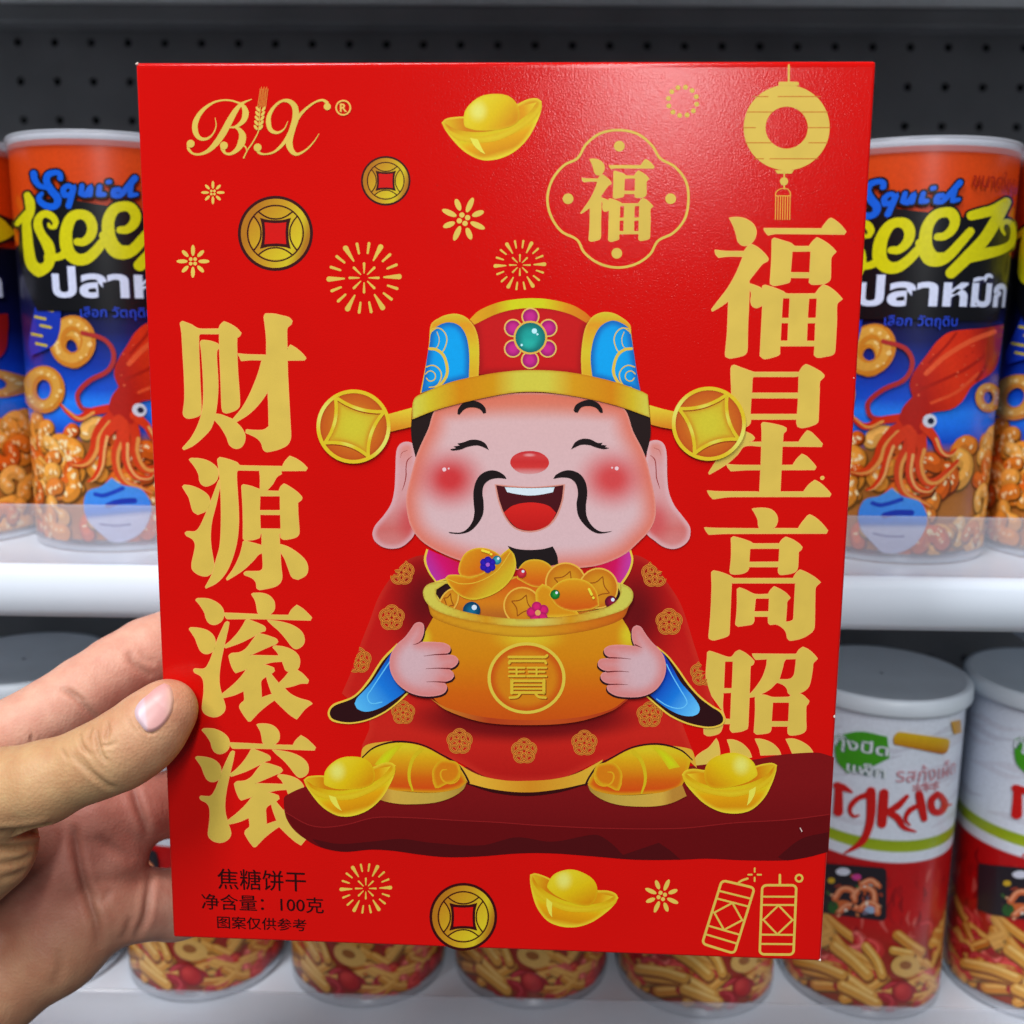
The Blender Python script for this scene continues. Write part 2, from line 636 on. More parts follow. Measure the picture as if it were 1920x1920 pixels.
A = Art(px_uv, uv_xyz)
GOLD, PEACH = (215, 184, 78), (238, 178, 94)

# ---- gold display characters, traced
CH = {}
CH['fu'] = (Zm(1320, 400, 6.4), [
 ("310,55 420,48 520,75 600,135 632,210 620,290 575,355 520,385 460,380 415,335 398,270 375,190 340,110", []),
 ("722,182 1418,185 1455,130 1500,75 1530,58 1580,85 1650,145 1710,220 1690,250 880,243 775,260 745,225", []),
 ("138,440 260,455 488,457 530,400 575,370 650,410 730,480 775,540 770,570 715,600 670,650 550,805 552,845 620,865 690,895 706,915 715,870 745,863 850,895 960,940 1000,967 1345,967 1390,905 1440,858 1500,880 1590,945 1668,1028 1605,1090 1600,1300 1582,1640 1560,1690 1480,1715 1375,1728 1335,1700 1338,1590 925,1590 918,1690 880,1712 740,1745 685,1710 690,1620 705,1300 715,1100 640,1133 590,1110 572,1050 578,960 552,900 545,1100 532,1400 530,1600 520,1670 480,1705 330,1738 275,1720 268,1680 290,1450 300,1200 305,1048 220,1110 110,1175 100,1155 180,1050 300,890 390,730 450,590 478,517 300,515 185,528 150,490",
  ["952,1018 1042,1018 1032,1256 938,1256", "1265,1022 1368,1020 1357,1256 1250,1256", "935,1316 1027,1316 1018,1530 925,1530", "1248,1318 1350,1316 1343,1532 1240,1532"]),
 ("825,320 850,297 920,318 1050,360 1100,395 1268,397 1310,340 1362,292 1440,330 1530,395 1592,460 1535,525 1528,600 1525,770 1505,815 1440,845 1310,852 1272,830 1272,772 1045,770 1035,820 1000,838 850,867 805,845 805,800 820,560",
  ["1065,457 1290,455 1277,712 1045,710"])])
CH['xing'] = (Zm(1310, 670, 6.4), [
 ("400,140 410,105 440,95 520,125 660,175 700,180 1218,180 1260,115 1300,85 1360,110 1470,170 1518,215 1510,240 1465,290 1460,400 1448,740 1440,780 1380,815 1260,845 1205,830 1192,790 1192,742 640,742 628,795 585,830 480,850 400,830 405,700 408,400 402,250",
  ["655,250 680,230 1217,230 1208,430 647,430", "645,487 1207,487 1195,685 635,685"]),
 ("770,800 790,783 900,798 1020,828 1065,850 1062,880 1030,915 1022,1018 1216,1018 1270,935 1320,880 1370,905 1450,985 1500,1040 1490,1070 1020,1066 1008,1293 1145,1295 1200,1215 1255,1163 1310,1190 1380,1260 1425,1315 1410,1347 1008,1350 995,1613 1275,1615 1340,1530 1410,1475 1480,1515 1560,1590 1603,1640 1590,1670 400,1672 190,1698 150,1655 122,1602 250,1612 750,1615 762,1350 600,1350 405,1362 370,1320 352,1285 480,1295 765,1297 772,1066 566,1066 480,1165 350,1280 145,1403 138,1385 230,1240 400,1000 500,880 570,893 650,930 685,965 670,990 615,1018 775,1018 775,900", []),
 ("1480,1447 1490,1432 1512,1430 1522,1445 1508,1464 1488,1465", [])])
CH['gao'] = (Zm(1300, 930, 6.4), [
 ("725,155 850,145 950,165 1010,220 1028,290 1010,350 975,390 1278,392 1320,325 1390,240 1415,225 1480,260 1560,330 1630,415 1615,447 420,450 205,460 175,420 152,380 300,388 815,393 800,350 795,290 765,220", []),
 ("473,510 500,488 600,515 700,550 740,573 1050,573 1085,525 1128,493 1200,520 1280,570 1325,615 1310,645 1282,670 1278,720 1270,860 1245,905 1180,930 1070,942 1043,915 1043,848 690,848 670,895 620,925 520,938 470,930 460,900 475,760 478,600", ["700,628 1053,628 1045,793 690,795"]),
 ("240,920 265,897 360,920 460,960 510,990 1218,990 1260,920 1300,887 1380,920 1480,980 1545,1035 1490,1090 1480,1150 1475,1540 1465,1600 1420,1650 1320,1705 1190,1732 1155,1705 1140,1640 1100,1585 1020,1538 945,1543 925,1520 922,1443 750,1443 745,1510 715,1540 560,1562 530,1540 545,1400 550,1250 548,1120 575,1102 650,1130 760,1180 920,1180 950,1130 990,1088 1060,1120 1130,1165 1183,1222 1145,1265 1140,1330 1128,1515 1190,1505 1225,1478 1235,1300 1248,1043 478,1043 470,1200 452,1650 430,1680 350,1708 260,1728 215,1710 210,1680 230,1450 245,1100", ["765,1240 780,1225 935,1225 927,1388 750,1390"])])
CH['zhao'] = (Zm(1280, 1190, 6.4), [
 ("322,215 345,200 430,225 550,267 612,267 660,210 705,188 770,220 840,275 880,320 868,355 835,380 828,560 820,800 808,1090 800,1130 730,1158 625,1172 598,1140 602,1068 510,1068 495,1130 470,1175 420,1200 330,1213 285,1190 282,1120 280,1000 500,910 320,610", ["527,322 632,322 620,645 515,643", "510,697 613,697 602,1013 540,1013 505,900"]),
 ("858,232 1378,235 1420,185 1465,150 1530,180 1600,240 1640,290 1590,340 1582,400 1560,540 1530,630 1470,680 1415,702 1470,730 1540,795 1530,825 1505,860 1503,1000 1505,1130 1480,1170 1420,1195 1320,1205 1292,1180 1292,1097 1088,1097 1080,1155 1040,1180 920,1193 885,1170 890,1100 900,900 897,740 825,752 822,730 900,640 980,520 1030,380 1040,290 900,297 880,270",
  ["1262,290 1390,287 1378,400 1360,490 1310,535 1180,540 1200,470 1225,380 1235,330", "945,720 1060,660 1150,575 1180,578 1240,605 1280,650 1295,700 1328,725 1300,750 1105,753 1020,728", "1105,812 1307,812 1297,1043 1090,1043"]),
 ("430,1250 450,1290 468,1380 465,1450 330,1550 205,1582 178,1530 190,1470 260,1410 340,1360", []),
 ("563,1262 640,1265 740,1310 820,1390 855,1470 760,1475 605,1450 600,1370", []),
 ("898,1252 980,1258 1090,1300 1170,1370 1205,1437 1090,1440 965,1445 950,1370", []),
 ("1268,1255 1350,1252 1450,1285 1540,1345 1590,1410 1450,1435 1350,1432 1310,1340", [])])
CH['cai'] = (Zm(320, 570, 6.4), [
 ("125,230 150,208 250,245 350,297 588,300 610,250 650,212 720,240 800,290 855,348 840,380 805,405 803,480 815,800 838,1100 838,1220 810,1260 750,1290 680,1308 640,1290 628,1230 615,900 598,540 597,357 370,357 348,380 348,540 360,850 378,1230 370,1320 330,1350 230,1372 180,1350 165,1300 182,1150 178,900 160,600 145,350", []),
 ("368,460 390,437 480,445 570,475 590,500 585,530 565,560 562,650 575,850 580,1000 570,1170 550,1320 620,1330 760,1385 870,1250 960,1090 1040,900 1080,780 1108,672 980,670 860,680 845,645 820,597 930,608 1163,613 1160,400 1140,220 1132,150 1150,118 1250,120 1340,140 1430,165 1468,205 1455,240 1410,285 1403,350 1408,545 1450,492 1520,535 1590,595 1635,650 1620,672 1410,675 1415,850 1440,1300 1455,1580 1440,1650 1400,1700 1300,1745 1170,1772 1130,1745 1105,1670 1060,1615 980,1570 918,1545 922,1508 1000,1515 1130,1512 1195,1470 1190,1250 1182,1045 1080,1190 950,1320 795,1418 860,1485 905,1570 900,1650 860,1715 790,1732 725,1690 690,1600 620,1480 538,1385 490,1500 400,1600 280,1700 175,1748 158,1730 260,1610 340,1460 390,1300 408,1130 405,900 385,600", [])])
CH['yuan'] = (Zm(320, 840, 6.4), [
 ("240,140 260,125 370,130 470,160 550,215 585,270 585,330 560,395 500,440 440,457 390,435 365,390 355,320 310,230", []),
 ("160,465 180,445 270,458 380,505 460,565 487,630 480,700 440,755 345,797 290,760 265,690 240,600 200,530", []),
 ("598,380 608,440 600,490 560,680 510,880 495,1050 505,1200 540,1400 530,1460 500,1510 440,1537 350,1515 285,1460 275,1390 300,1270 315,1160 285,1095 210,1050 192,1020 220,1003 310,1003 360,960 420,840 500,640 560,480", []),
 ("580,140 605,113 700,135 810,175 850,212 1358,222 1390,160 1445,98 1520,130 1600,185 1655,240 1640,270 1345,272 1345,310 1290,345 1240,430 1163,515 1315,520 1340,465 1378,430 1450,470 1540,535 1592,590 1585,620 1540,655 1545,800 1560,1000 1545,1050 1490,1080 1380,1097 1340,1075 1338,1028 1320,1028 1325,1155 1430,1190 1560,1275 1640,1360 1665,1450 1640,1525 1550,1578 1480,1550 1440,1460 1390,1330 1333,1238 1340,1400 1355,1550 1330,1620 1260,1665 1090,1700 1055,1680 1045,1610 1000,1560 910,1522 900,1502 930,1483 1085,1480 1125,1455 1130,1400 1122,1255 1070,1280 1010,1350 880,1470 700,1585 690,1570 780,1440 850,1290 880,1180 890,1125 915,1115 1115,1170 1115,1030 1098,1025 1085,1075 1020,1098 910,1107 890,1080 890,900 885,700 870,460 890,440 980,460 1092,500 1092,350 1083,268 830,265 808,290 808,400 828,700 832,900 815,1100 770,1290 690,1480 580,1610 445,1682 440,1665 520,1510 570,1330 610,1180 625,950 625,700 616,480 604,330",
  ["1090,575 1330,575 1333,750 1085,750", "1090,798 1335,800 1340,972 1095,970"])])
CH['gun'] = (Zm(330, 1100, 6.4), [
 ("258,160 280,143 390,145 480,175 560,235 592,300 585,380 545,430 480,455 420,435 385,380 365,310 310,220", []),
 ("182,510 200,492 300,500 400,530 470,590 495,670 485,750 430,795 370,803 320,770 285,700 255,620 210,550", []),
 ("610,440 635,418 658,430 640,530 595,730 560,900 542,1060 545,1180 572,1295 700,1190 800,1090 880,985 740,1033 715,1000 680,920 658,830 690,803 790,790 870,740 930,660 1005,562 1090,580 1220,625 1245,660 1215,690 1160,710 905,825 1265,832 1235,780 1187,730 1205,712 1320,725 1430,770 1490,830 1508,900 1495,970 1470,998 1540,1045 1615,1125 1600,1160 1525,1160 1430,1190 1318,1215 1400,1290 1500,1340 1620,1375 1658,1405 1610,1435 1560,1480 1475,1588 1400,1540 1290,1440 1208,1358 1120,1420 1020,1505 920,1612 895,1612 840,1540 790,1450 800,1410 840,1375 850,1350 840,1248 720,1300 585,1335 615,1440 600,1500 540,1550 470,1562 390,1535 345,1480 345,1400 360,1270 355,1130 320,1070 250,1030 235,1000 250,985 350,990 390,965 440,870 520,640",
  ["1065,932 1180,905 1300,895 1320,950 1345,1005 1385,1018 1330,1090 1258,1163 1165,1050 1205,1010 1195,975 1130,950", "1110,1072 1130,1150 1180,1290 1050,1335 1045,1230 1045,1130"]),
 ("930,90 950,80 1050,80 1130,105 1190,165 1205,230 1195,285 1150,330 1125,340 1372,345 1410,280 1470,222 1540,265 1610,330 1648,370 1635,402 1000,385 640,385 610,350 595,317 750,322 1030,335 1005,310 995,260 975,170", []),
 ("860,405 885,395 980,430 1070,470 1095,500 1090,530 1040,545 940,600 800,670 620,735 598,715 680,650 770,550 830,460", []),
 ("1120,402 1250,418 1380,450 1480,500 1540,560 1562,630 1550,690 1500,735 1450,742 1400,700 1340,620 1260,530 1180,460", [])])


def character(key, xf=None, parent=None, name='gold_character', label=None, grow=1.3):
    z, parts = CH[key]
    L0 = A.layer
    for P, H in parts:                       # thin peach outline under the gold
        q = smooth(z(pts(P)))
        t = np.roll(q, -1, 0) - np.roll(q, 1, 0)
        t /= np.hypot(*t.T)[:, None] + 1e-9
        ar = np.sum(q[:, 0] * np.roll(q[:, 1], -1) - np.roll(q[:, 0], -1) * q[:, 1])
        n = np.stack([t[:, 1], -t[:, 0]], 1) * (1 if ar > 0 else -1)
        A.layer = L0
        A.stroke(PX, q, PEACH, 1.7 * grow, closed=True, xf=xf, raw=True)
        for h in H:
            A.layer = L0
            A.stroke(PX, smooth(z(pts(h))), PEACH, 1.7 * grow, closed=True, xf=xf, raw=True)
    for P, H in parts:
        A.layer = L0 + 1
        A.shape(z, P, GOLD, holes=H, xf=xf)
    A.layer = L0
    return A.build(name, M_FOIL, boxr, label)


A.layer = 2
for k, lb in (('fu', 'gold character with a tall square frame, top of the right column'), ('xing', 'gold character behind the printed hat coin'),
              ('gao', 'gold character with nested square frames'), ('zhao', 'gold character cut off by the dark printed slab'),
              ('cai', 'gold character at the top of the left column'), ('yuan', 'gold character with three drops on its left side')):
    A.layer = 2
    character(k, label=lb)
A.layer = 2
character('gun', label='gold character, upper of two alike')
g0, g1 = px_uv(np.array([[475, 1112.5], [485.5, 1357.5]]))
A.layer = 2
character('gun', xf=lambda S: S + (g1 - g0), label='gold character, lower of two alike')

f0 = px_uv(np.array([[1335.5, 407], [1587, 672]])); f1 = px_uv(np.array([[1087.5, 297.5], [1231, 452.5]]))
A.layer = 2
character('fu', xf=lambda S: f1[0] + (S - f0[0]) / (f0[1] - f0[0]) * (f1[1] - f1[0]), name='medallion_character', label='small gold character inside the four lobed frame', grow=1.0)
z = Zm(640, 0, 3)
A.layer = 2
A.stroke(z, "1330,890 1380,810 1460,750 1565,732 1670,755 1750,820 1795,890 1880,940 1940,1020 1955,1118 1935,1230 1870,1310 1785,1355 1740,1430 1660,1485 1555,1505 1450,1480 1370,1420 1330,1350 1240,1300 1180,1210 1162,1110 1190,1010 1255,930", GOLD, 14, closed=True)
for c in ((1565, 822), (1278, 1118), (1855, 1118), (1553, 1425)): A.circle(z, c, 30, GOLD, lift=0)
A.build('medallion_frame', M_FOIL, boxr)
A.layer = 2
for k in range(12):
    a = math.pi / 6 * k + .2
    A.circle(PX, (1280 + 27 * math.cos(a), 190 + 27 * math.sin(a)), 4.6, GOLD, lift=0, n=12)
A.build('dot_ring', M_FOIL, boxr)

# ---- lantern
z = Zm(1280, 0, 3)
A.layer = 2
A.circle(z, (586, 718), (242, 240), GOLD, n=64, holes=[np.stack([586 + 119 * np.cos(np.linspace(0, 2 * np.pi, 40, endpoint=False)), 718 + 118 * np.sin(np.linspace(0, 2 * np.pi, 40, endpoint=False))], 1)])
for y, segs in ((543, ((395, 480), (537, 775))), (630, ((360, 505), (672, 818))), (718, ((342, 410), (706, 830))), (803, ((355, 500), (710, 815))), (893, ((405, 457), (492, 765)))):
    for a, b in segs: A.stroke(z, [(a, y), (b, y)], (196, 110, 30), 5, lift=0)
A.layer += 1
A.shape(z, "537,470 545,460 645,460 655,470 652,482 540,482", GOLD, lift=0)
A.stroke(z, "597,367 597,464", GOLD, 11, lift=1)
A.shape(z, "520,957 628,957 615,977 535,977", GOLD, lift=0)
A.stroke(z, "573,972 573,1062", GOLD, 8, lift=1)
A.circle(z, (572, 1020), 23, GOLD, lift=0)
A.stroke(z, "525,1102 526,1085 545,1066 570,1060 595,1066 607,1085 608,1102", (222, 160, 60), 6)
A.stroke(z, "525,1102 608,1102", (222, 160, 60), 6)
for k in range(7): A.stroke(z, [(526 + k * 13.4, 1104), (524 + k * 13.4, 1235)], (222, 160, 60), 5.5, lift=0)
A.build('printed_lantern', M_FOIL, boxr)

# ---- firecrackers
z = Zm(1280, 1280, 3)


def cracker(TL, TR, BR, BL):
    TL, TR, BR, BL = map(np.array, (TL, TR, BR, BL))
    def q(u, v): return (TL * (1 - u) + TR * u) * (1 - v) + (BL * (1 - u) + BR * u) * v
    A.layer = 2
    P = [q(.12, 0), q(.88, 0), q(.97, .02), q(1, .06), q(1, .94), q(.97, .98), q(.88, 1), q(.12, 1), q(.03, .98), q(0, .94), q(0, .06), q(.03, .02)]
    A.stroke(z, np.array(P), GOLD, 14, closed=True)
    for v in (.165, .285, .715, .85): A.stroke(z, [q(0, v), q(1, v)], GOLD, 11, lift=0)
    A.layer += 1
    A.stroke(z, [q(.5, .29), q(.93, .5), q(.5, .71), q(.07, .5)], GOLD, 11, closed=True)
    for u, s in ((.07, -1), (.93, 1)):
        A.stroke(z, [q(u, .5), q(u - s * .0 + s * .06, .5)], GOLD, 10, lift=0)


cracker((463, 1140), (655, 1140), (640, 1530), (450, 1528))
A.stroke(z, "562,1082 562,1135", GOLD, 14); A.ring(z, (670, 1100), 19, 12, GOLD)
A.build('printed_firecracker', M_FOIL, boxr, 'upright gold outline firecracker with a ring above')
cracker((236, 1112), (420, 1155), (307, 1524), (126, 1468))
A.stroke(z, "330,1125 350,1112 380,1102", GOLD, 12)
for d in ((1, 0), (-1, 0), (0, 1), (0, -1)):
    A.stroke(z, [(420 + d[0] * 16, 1080 + d[1] * 16), (420 + d[0] * 36, 1080 + d[1] * 36)], GOLD, 10, lift=0)
A.build('printed_firecracker', M_FOIL, boxr, 'leaning gold outline firecracker with a spark')

# ---- fireworks and blossoms
def burst(cx, cy, r):
    A.layer = 2
    for k in range(18):
        a = math.radians(k * 20 + 2)
        big = k % 3 == 0
        r0, r1, w0, w1 = (.56, .98, .05, .15) if big else (.70, .97, .06, .085)
        A.stroke(PX, [(cx + r * r0 * math.cos(a), cy - r * r0 * math.sin(a), r * w0), (cx + r * r1 * math.cos(a), cy - r * r1 * math.sin(a), r * w1)], (218, 184, 76), lift=0)
    for k in range(8):
        a = math.radians(k * 45)
        A.stroke(PX, [(cx + r * .14 * math.cos(a), cy - r * .14 * math.sin(a), r * .035), (cx + r * .40 * math.cos(a), cy - r * .40 * math.sin(a), r * .075)], (218, 184, 76), lift=0)
    A.build('printed_firework', M_FOIL, boxr)


for b in ((684, 521, 67), (976, 497, 47), (691, 1666, 47)): burst(*b)


def blossom(cx, cy, r, rot):
    A.layer = 2
    for k in range(8):
        a = math.radians(k * 45 + rot)
        L = .34 if k % 2 == 0 else .27
        A.circle(PX, (cx + r * .66 * math.cos(a), cy + r * .66 * math.sin(a)), (r * L, r * .12), (220, 190, 84), rot=a, lift=0, n=16)
    for k in range(4):
        a = math.radians(k * 90 + 45 + rot)
        A.circle(PX, (cx + r * .19 * math.cos(a), cy + r * .19 * math.sin(a)), r * .115, (220, 190, 84), lift=0, n=12)
    A.build('printed_blossom', M_FOIL, boxr)


for b in ((400, 361, 22, 0), (363, 490, 31, 0), (870, 411, 44, 24), (1246, 1680, 34, 24)): blossom(*b)


# ---- square holed coins
def coin(cx, cy, r):
    zc = Zm(cx, cy, 100.0 / r)          # unit: coin radius = 100
    A.layer = 2
    D = (58, 8, 12)
    g = [('lin', (-70, -20), (80, 30), [(0, (176, 112, 24)), (.45, (196, 146, 30)), (.8, (206, 184, 34)), (1, (170, 110, 24))])]
    A.circle(zc, (0, 0), 100, D, n=56)
    A.circle(zc, (0, 0), 92, (190, 140, 30), g, n=56, step=r * .06)
    A.ring(zc, (0, 0), 74, 4, D)
    for k in range(4):
        c, s_ = math.cos(k * math.pi / 2), math.sin(k * math.pi / 2)
        def rt(x, y): return (x * c - y * s_, x * s_ + y * c)
        arc = [rt(t, -58 - (-1) * 0 + 20 * (1 - (t / 46.0) ** 2)) for t in (-46, -30, -12, 12, 30, 46)]
        A.stroke(zc, arc, D, 4, lift=0)
        lens = [rt(t, -58 + 18 * (1 - (t / 44.0) ** 2)) for t in (-42, -28, -10, 10, 28, 42)] + [rt(t, -58 - 12 * (1 - (t / 46.0) ** 2)) for t in (28, 0, -28)]
        A.shape(zc, lens, (198, 160, 34), [('lin', (-60, -60), (60, 60), [(0, (186, 124, 26)), (.5, (200, 160, 30)), (1, (212, 196, 36))])], lift=0, step=r * .08)
    A.layer += 1
    A.shape(zc, "-41,-41 -20,-36 0,-35 20,-36 41,-41 36,-20 35,0 36,20 41,41 20,36 0,35 -20,36 -41,41 -36,20 -35,0 -36,-20", D)
    A.shape(zc, "-29,-29 0,-27 29,-29 27,0 29,29 0,27 -29,29 -27,0", (208, 13, 8))
    A.build('printed_coin', M_INK, boxr)


for c in ((517.5, 437.5, 70.5), (724, 339, 46.5), (874, 1719, 63.5)): coin(*c)

# ---- gold ingots (one drawing, turned and mirrored)
def ingot(fn, L0, name='printed_ingot', build=True):
    def q(s): return np.array([fn(*p) for p in pts(s)])
    k = np.hypot(*(np.array(fn(1130, 570)) - np.array(fn(565, 690)))) / 578.0
    def z1(p):
        p = np.asarray(p, float)
        return np.array(fn(p[0], p[1])) if p.ndim == 1 else np.array([fn(*r) for r in p])
    z1.k = 1 / k
    A.layer = L0
    A.shape(z1, "565,690 590,668 650,657 720,655 800,640 900,615 990,585 1050,558 1100,553 1128,570 1125,620 1100,690 1050,780 980,850 900,890 820,903 760,890 690,850 630,790 585,730", (214, 176, 20),
            [('lin', (780, 640), (860, 900), [(0, (206, 120, 6)), (.45, (214, 190, 24)), (.62, (222, 160, 12)), (.85, (210, 140, 10)), (1, (222, 196, 40))]), ('edge', 26, (226, 206, 48), .85)], step=2.2)
    A.shape(z1, "580,690 650,668 760,668 900,640 1000,600 1100,575 1050,640 960,700 850,735 740,742 640,725", (205, 120, 8),
            [('lin', (590, 690), (1100, 590), [(0, (214, 176, 24)), (.2, (206, 122, 10)), (.6, (200, 108, 6)), (.85, (216, 150, 14)), (1, (224, 200, 40))])], step=2.2)
    A.shape(z1, "565,692 620,738 700,764 800,764 900,742 1000,696 1070,645 1128,572 1124,620 1060,690 960,755 860,795 740,800 650,780 600,740", (220, 200, 40), [('edge', 34, (214, 172, 20), .8)], step=2.2)
    A.shape(z1, "690,690 695,630 730,580 790,540 870,528 940,540 985,580 1005,640 990,690 930,720 850,733 760,733 700,715", (218, 190, 22),
            [('lin', (760, 560), (960, 720), [(0, (222, 204, 40)), (.5, (218, 184, 16)), (1, (206, 130, 8))]), ('rad', (770, 625), (70, 80), (226, 222, 110), .1, 1.0, .9), ('edge', 18, (214, 180, 20), .5)], step=2.0)
    A.shape(z1, "725,775 770,785 790,830 812,868 780,850 745,815", (226, 218, 80), ())
    if build: return A.build(name, M_INK, boxr)


def zo(ox, oy, k):
    return lambda x, y: (ox + x / k, oy + y / k)


def place_ingot(lt, rt, mirror, h):
    """left and right tip in photo px, relative height"""
    L, Rr = np.array(lt, float), np.array(rt, float)
    s0, s1 = (np.array([565, 690.]), np.array([1130, 570.])) if not mirror else (np.array([1130, 570.]), np.array([565, 690.]))
    d0, d1 = s1 - s0, Rr - L
    if mirror:
        s0 = s0 * [-1, 1]; d0 = d0 * [-1, 1]
    k = np.hypot(*d1) / np.hypot(*d0)
    an = math.atan2(d1[1], d1[0]) - math.atan2(d0[1], d0[0])
    c, s = math.cos(an), math.sin(an)
    def fn(x, y):
        v = np.array([(-x if mirror else x), y]) - s0
        v = v * k
        v = np.array([c * v[0] - s * v[1], s * v[0] + c * v[1]])
        return (L[0] + v[0], L[1] + v[1] * h)
    return fn


ingot(zo(640, 0, 3), 2)
ingot(place_ingot((999, 1640), (1165, 1684), False, 1.0), 2)

# ---- brand mark: script letters and a wheat ear
z = Zm(340, 150, 5.647)
A.layer = 2
LG = (216, 186, 80)
def vs(s): return np.array([[float(a) for a in q.split(',')] for q in s.split()])
for s in ("75,690,30 82,735,30 130,780,22 200,786,25 290,748,42 370,670,62 440,570,72 510,440,70 570,335,58 625,265,38 680,230,20 745,205,9",
          "625,248,20 540,220,19 440,214,17 330,245,24 220,330,42 155,440,58 150,540,60 190,610,44 260,626,30 330,580,16 370,490,12 360,400,7",
          "630,250,25 665,290,50 682,350,70 665,420,60 620,470,40 570,497,25 510,503,14",
          "570,497,20 620,530,45 650,590,75 640,660,80 600,730,55 530,780,30 470,776,25 440,725,45",
          "650,690,12 682,708,16 695,750,7",
          "1130,440,7 1090,520,14 1020,558,28 950,530,46 925,450,54 935,370,44 990,280,30 1070,222,26 1150,228,46 1205,290,64 1212,400,70 1185,500,64 1150,620,72 1150,700,70 1190,770,48 1240,785,28 1330,735,18 1410,650,14 1460,570,7",
          "1545,240,34 1500,214,25 1430,230,20 1340,290,26 1260,370,34 1190,480,44 1120,620,40 1060,700,34 980,765,22 890,786,18 830,772,28 800,725,36",
          "838,290,10 828,420,10 820,540,12 760,660,14 700,750,13 665,825,15"):
    A.stroke(z, vs(s), LG)
for c, r in (((103, 675), 42), ((455, 695), 42), ((1548, 282), 38), ((812, 715), 42)): A.circle(z, c, r, LG, lift=.5)
for k in range(5):
    A.circle(z, (812 - 5 * k, 308 + 49 * k), (32, 15), LG, rot=.95, lift=0, n=14)
    A.circle(z, (874 - 7 * k, 308 + 49 * k), (32, 15), LG, rot=-.95, lift=0, n=14)
A.layer += 1
for k in range(7): A.stroke(z, [(812 + 14 * k, 285, 7), (838 + 13.6 * k, 95 - 20 * (k % 2), 6)], (226, 140, 50), lift=0)
A.ring(z, (1717, 295), 75, 18, (226, 176, 80))
A.text(z, 'R', (1680, 250), (1757, 340), (226, 176, 80), offset=.03)
A.build('brand_logo', M_FOIL, boxr, 'gold script letters B and X with a wheat ear between')

# ---- small black product text
z = Zm(360, 1600, 6.4)
INKB = (44, 6, 8)
A.layer = 2
A.text(z, '焦糖饼干', (330, 180), (1400, 462), INKB)
A.text(z, '焦糖饼干', (335, 183), (1405, 465), INKB)
A.build('product_name', M_INK, boxr)
A.layer = 2
A.text(z, '净含量：100克', (142, 480), (1612, 722), INKB)
A.text(z, '净含量：100克', (147, 483), (1617, 725), INKB)
A.build('net_weight', M_INK, boxr)
A.layer = 2
A.text(z, '图案仅供参考', (332, 750), (1405, 936), INKB)
A.text(z, '图案仅供参考', (337, 753), (1410, 939), INKB)
A.build('small_print', M_INK, boxr)

# ------------------------------------------------------------------ the printed figure
Z1, Z2, Z3 = Zm(760, 540, 4), Zm(580, 700, 6), Zm(1100, 700, 6)
Z4, Z5, Z6, Z7 = Zm(760, 980, 4), Zm(600, 1000, 6), Zm(1080, 1060, 6), Zm(540, 1300, 4.8)
DK = (46, 12, 18)
A.layer = 5
# slab of dark red rock the figure sits on
A.shape(PX, "537,1497 545,1489 575,1476 650,1462 800,1440 1000,1440 1200,1445 1340,1432 1420,1424 1470,1415 1535,1411 1560,1417 1568,1420 1562,1530 1558,1597 1520,1607 1480,1613 1400,1613 1330,1610 1280,1612 1200,1612 1110,1605 1040,1600 980,1600 900,1606 840,1607 790,1602 740,1595 700,1593 650,1597 610,1590 580,1575 555,1555 540,1530", (118, 14, 18),
        [('lin', (0, 1470), (0, 1560), [(0, (122, 15, 18)), (.7, (112, 12, 16)), (1, (104, 10, 14))])], step=9)
A.shape(PX, "540,1523 582,1546 613,1551 655,1546 707,1533 769,1533 860,1538 940,1542 1007,1547 1140,1553 1280,1553 1380,1543 1480,1537 1560,1527 1558,1597 1520,1607 1480,1613 1400,1613 1330,1610 1280,1612 1200,1612 1110,1605 1040,1600 980,1600 900,1606 840,1607 790,1602 740,1595 700,1593 650,1597 610,1590 580,1575 555,1550", (98, 8, 12))
A.stroke(PX, "540,1523 582,1546 613,1551 655,1546 707,1533 769,1533 860,1538 940,1542 1007,1547 1140,1553 1280,1553 1380,1543 1480,1537 1560,1527", (140, 26, 28), 1.6, lift=1)
A.shape(PX, "590,1573 640,1582 700,1578 757,1573 813,1580 907,1585 973,1570 1040,1578 1120,1565 1150,1580 1173,1603 1240,1580 1262,1595 1280,1611 1200,1612 1110,1605 1040,1600 980,1600 900,1606 840,1607 790,1602 740,1595 700,1593 650,1597 610,1589", (74, 9, 13))
A.shape(PX, "1558,1560 1507,1573 1463,1607 1480,1613 1520,1607 1557,1597", (74, 9, 13))
A.build('printed_slab', M_INK, boxr, 'dark red printed rock slab under the figure')

fig_layer = A.layer
# robe
ROBE = "805,1040 767,1050 737,1082 713,1120 697,1163 680,1207 662,1260 645,1300 690,1340 697,1362 690,1383 683,1402 690,1430 760,1420 850,1424 920,1458 990,1466 1060,1458 1135,1426 1200,1420 1300,1430 1306,1418 1296,1390 1284,1358 1320,1330 1345,1325 1330,1283 1317,1245 1303,1202 1290,1160 1277,1127 1255,1093 1230,1060 1190,1040"
RCL = smooth(pts(ROBE))
A.shape(PX, ROBE, (192, 24, 18),
        [('lin', (990, 1040), (990, 1470), [(0, (186, 16, 16)), (.35, (190, 20, 18)), (.78, (196, 34, 24)), (1, (172, 20, 18))]),
         ('edge', 14, (206, 48, 34), .55),
         ('rad', (800, 1130), (95, 150), (96, 8, 14), .05, 1.0, .95), ('rad', (1195, 1150), (95, 150), (96, 8, 14), .05, 1.0, .95),
         ('rad', (990, 1345), (260, 56), (104, 8, 14), .5, 1.0, .9)], step=6)
hem = [('lin', (690, 0), (1310, 0), [(0, (222, 160, 40)), (.35, (222, 170, 50)), (.5, (206, 136, 30)), (.7, (214, 170, 50)), (1, (222, 160, 40))])]
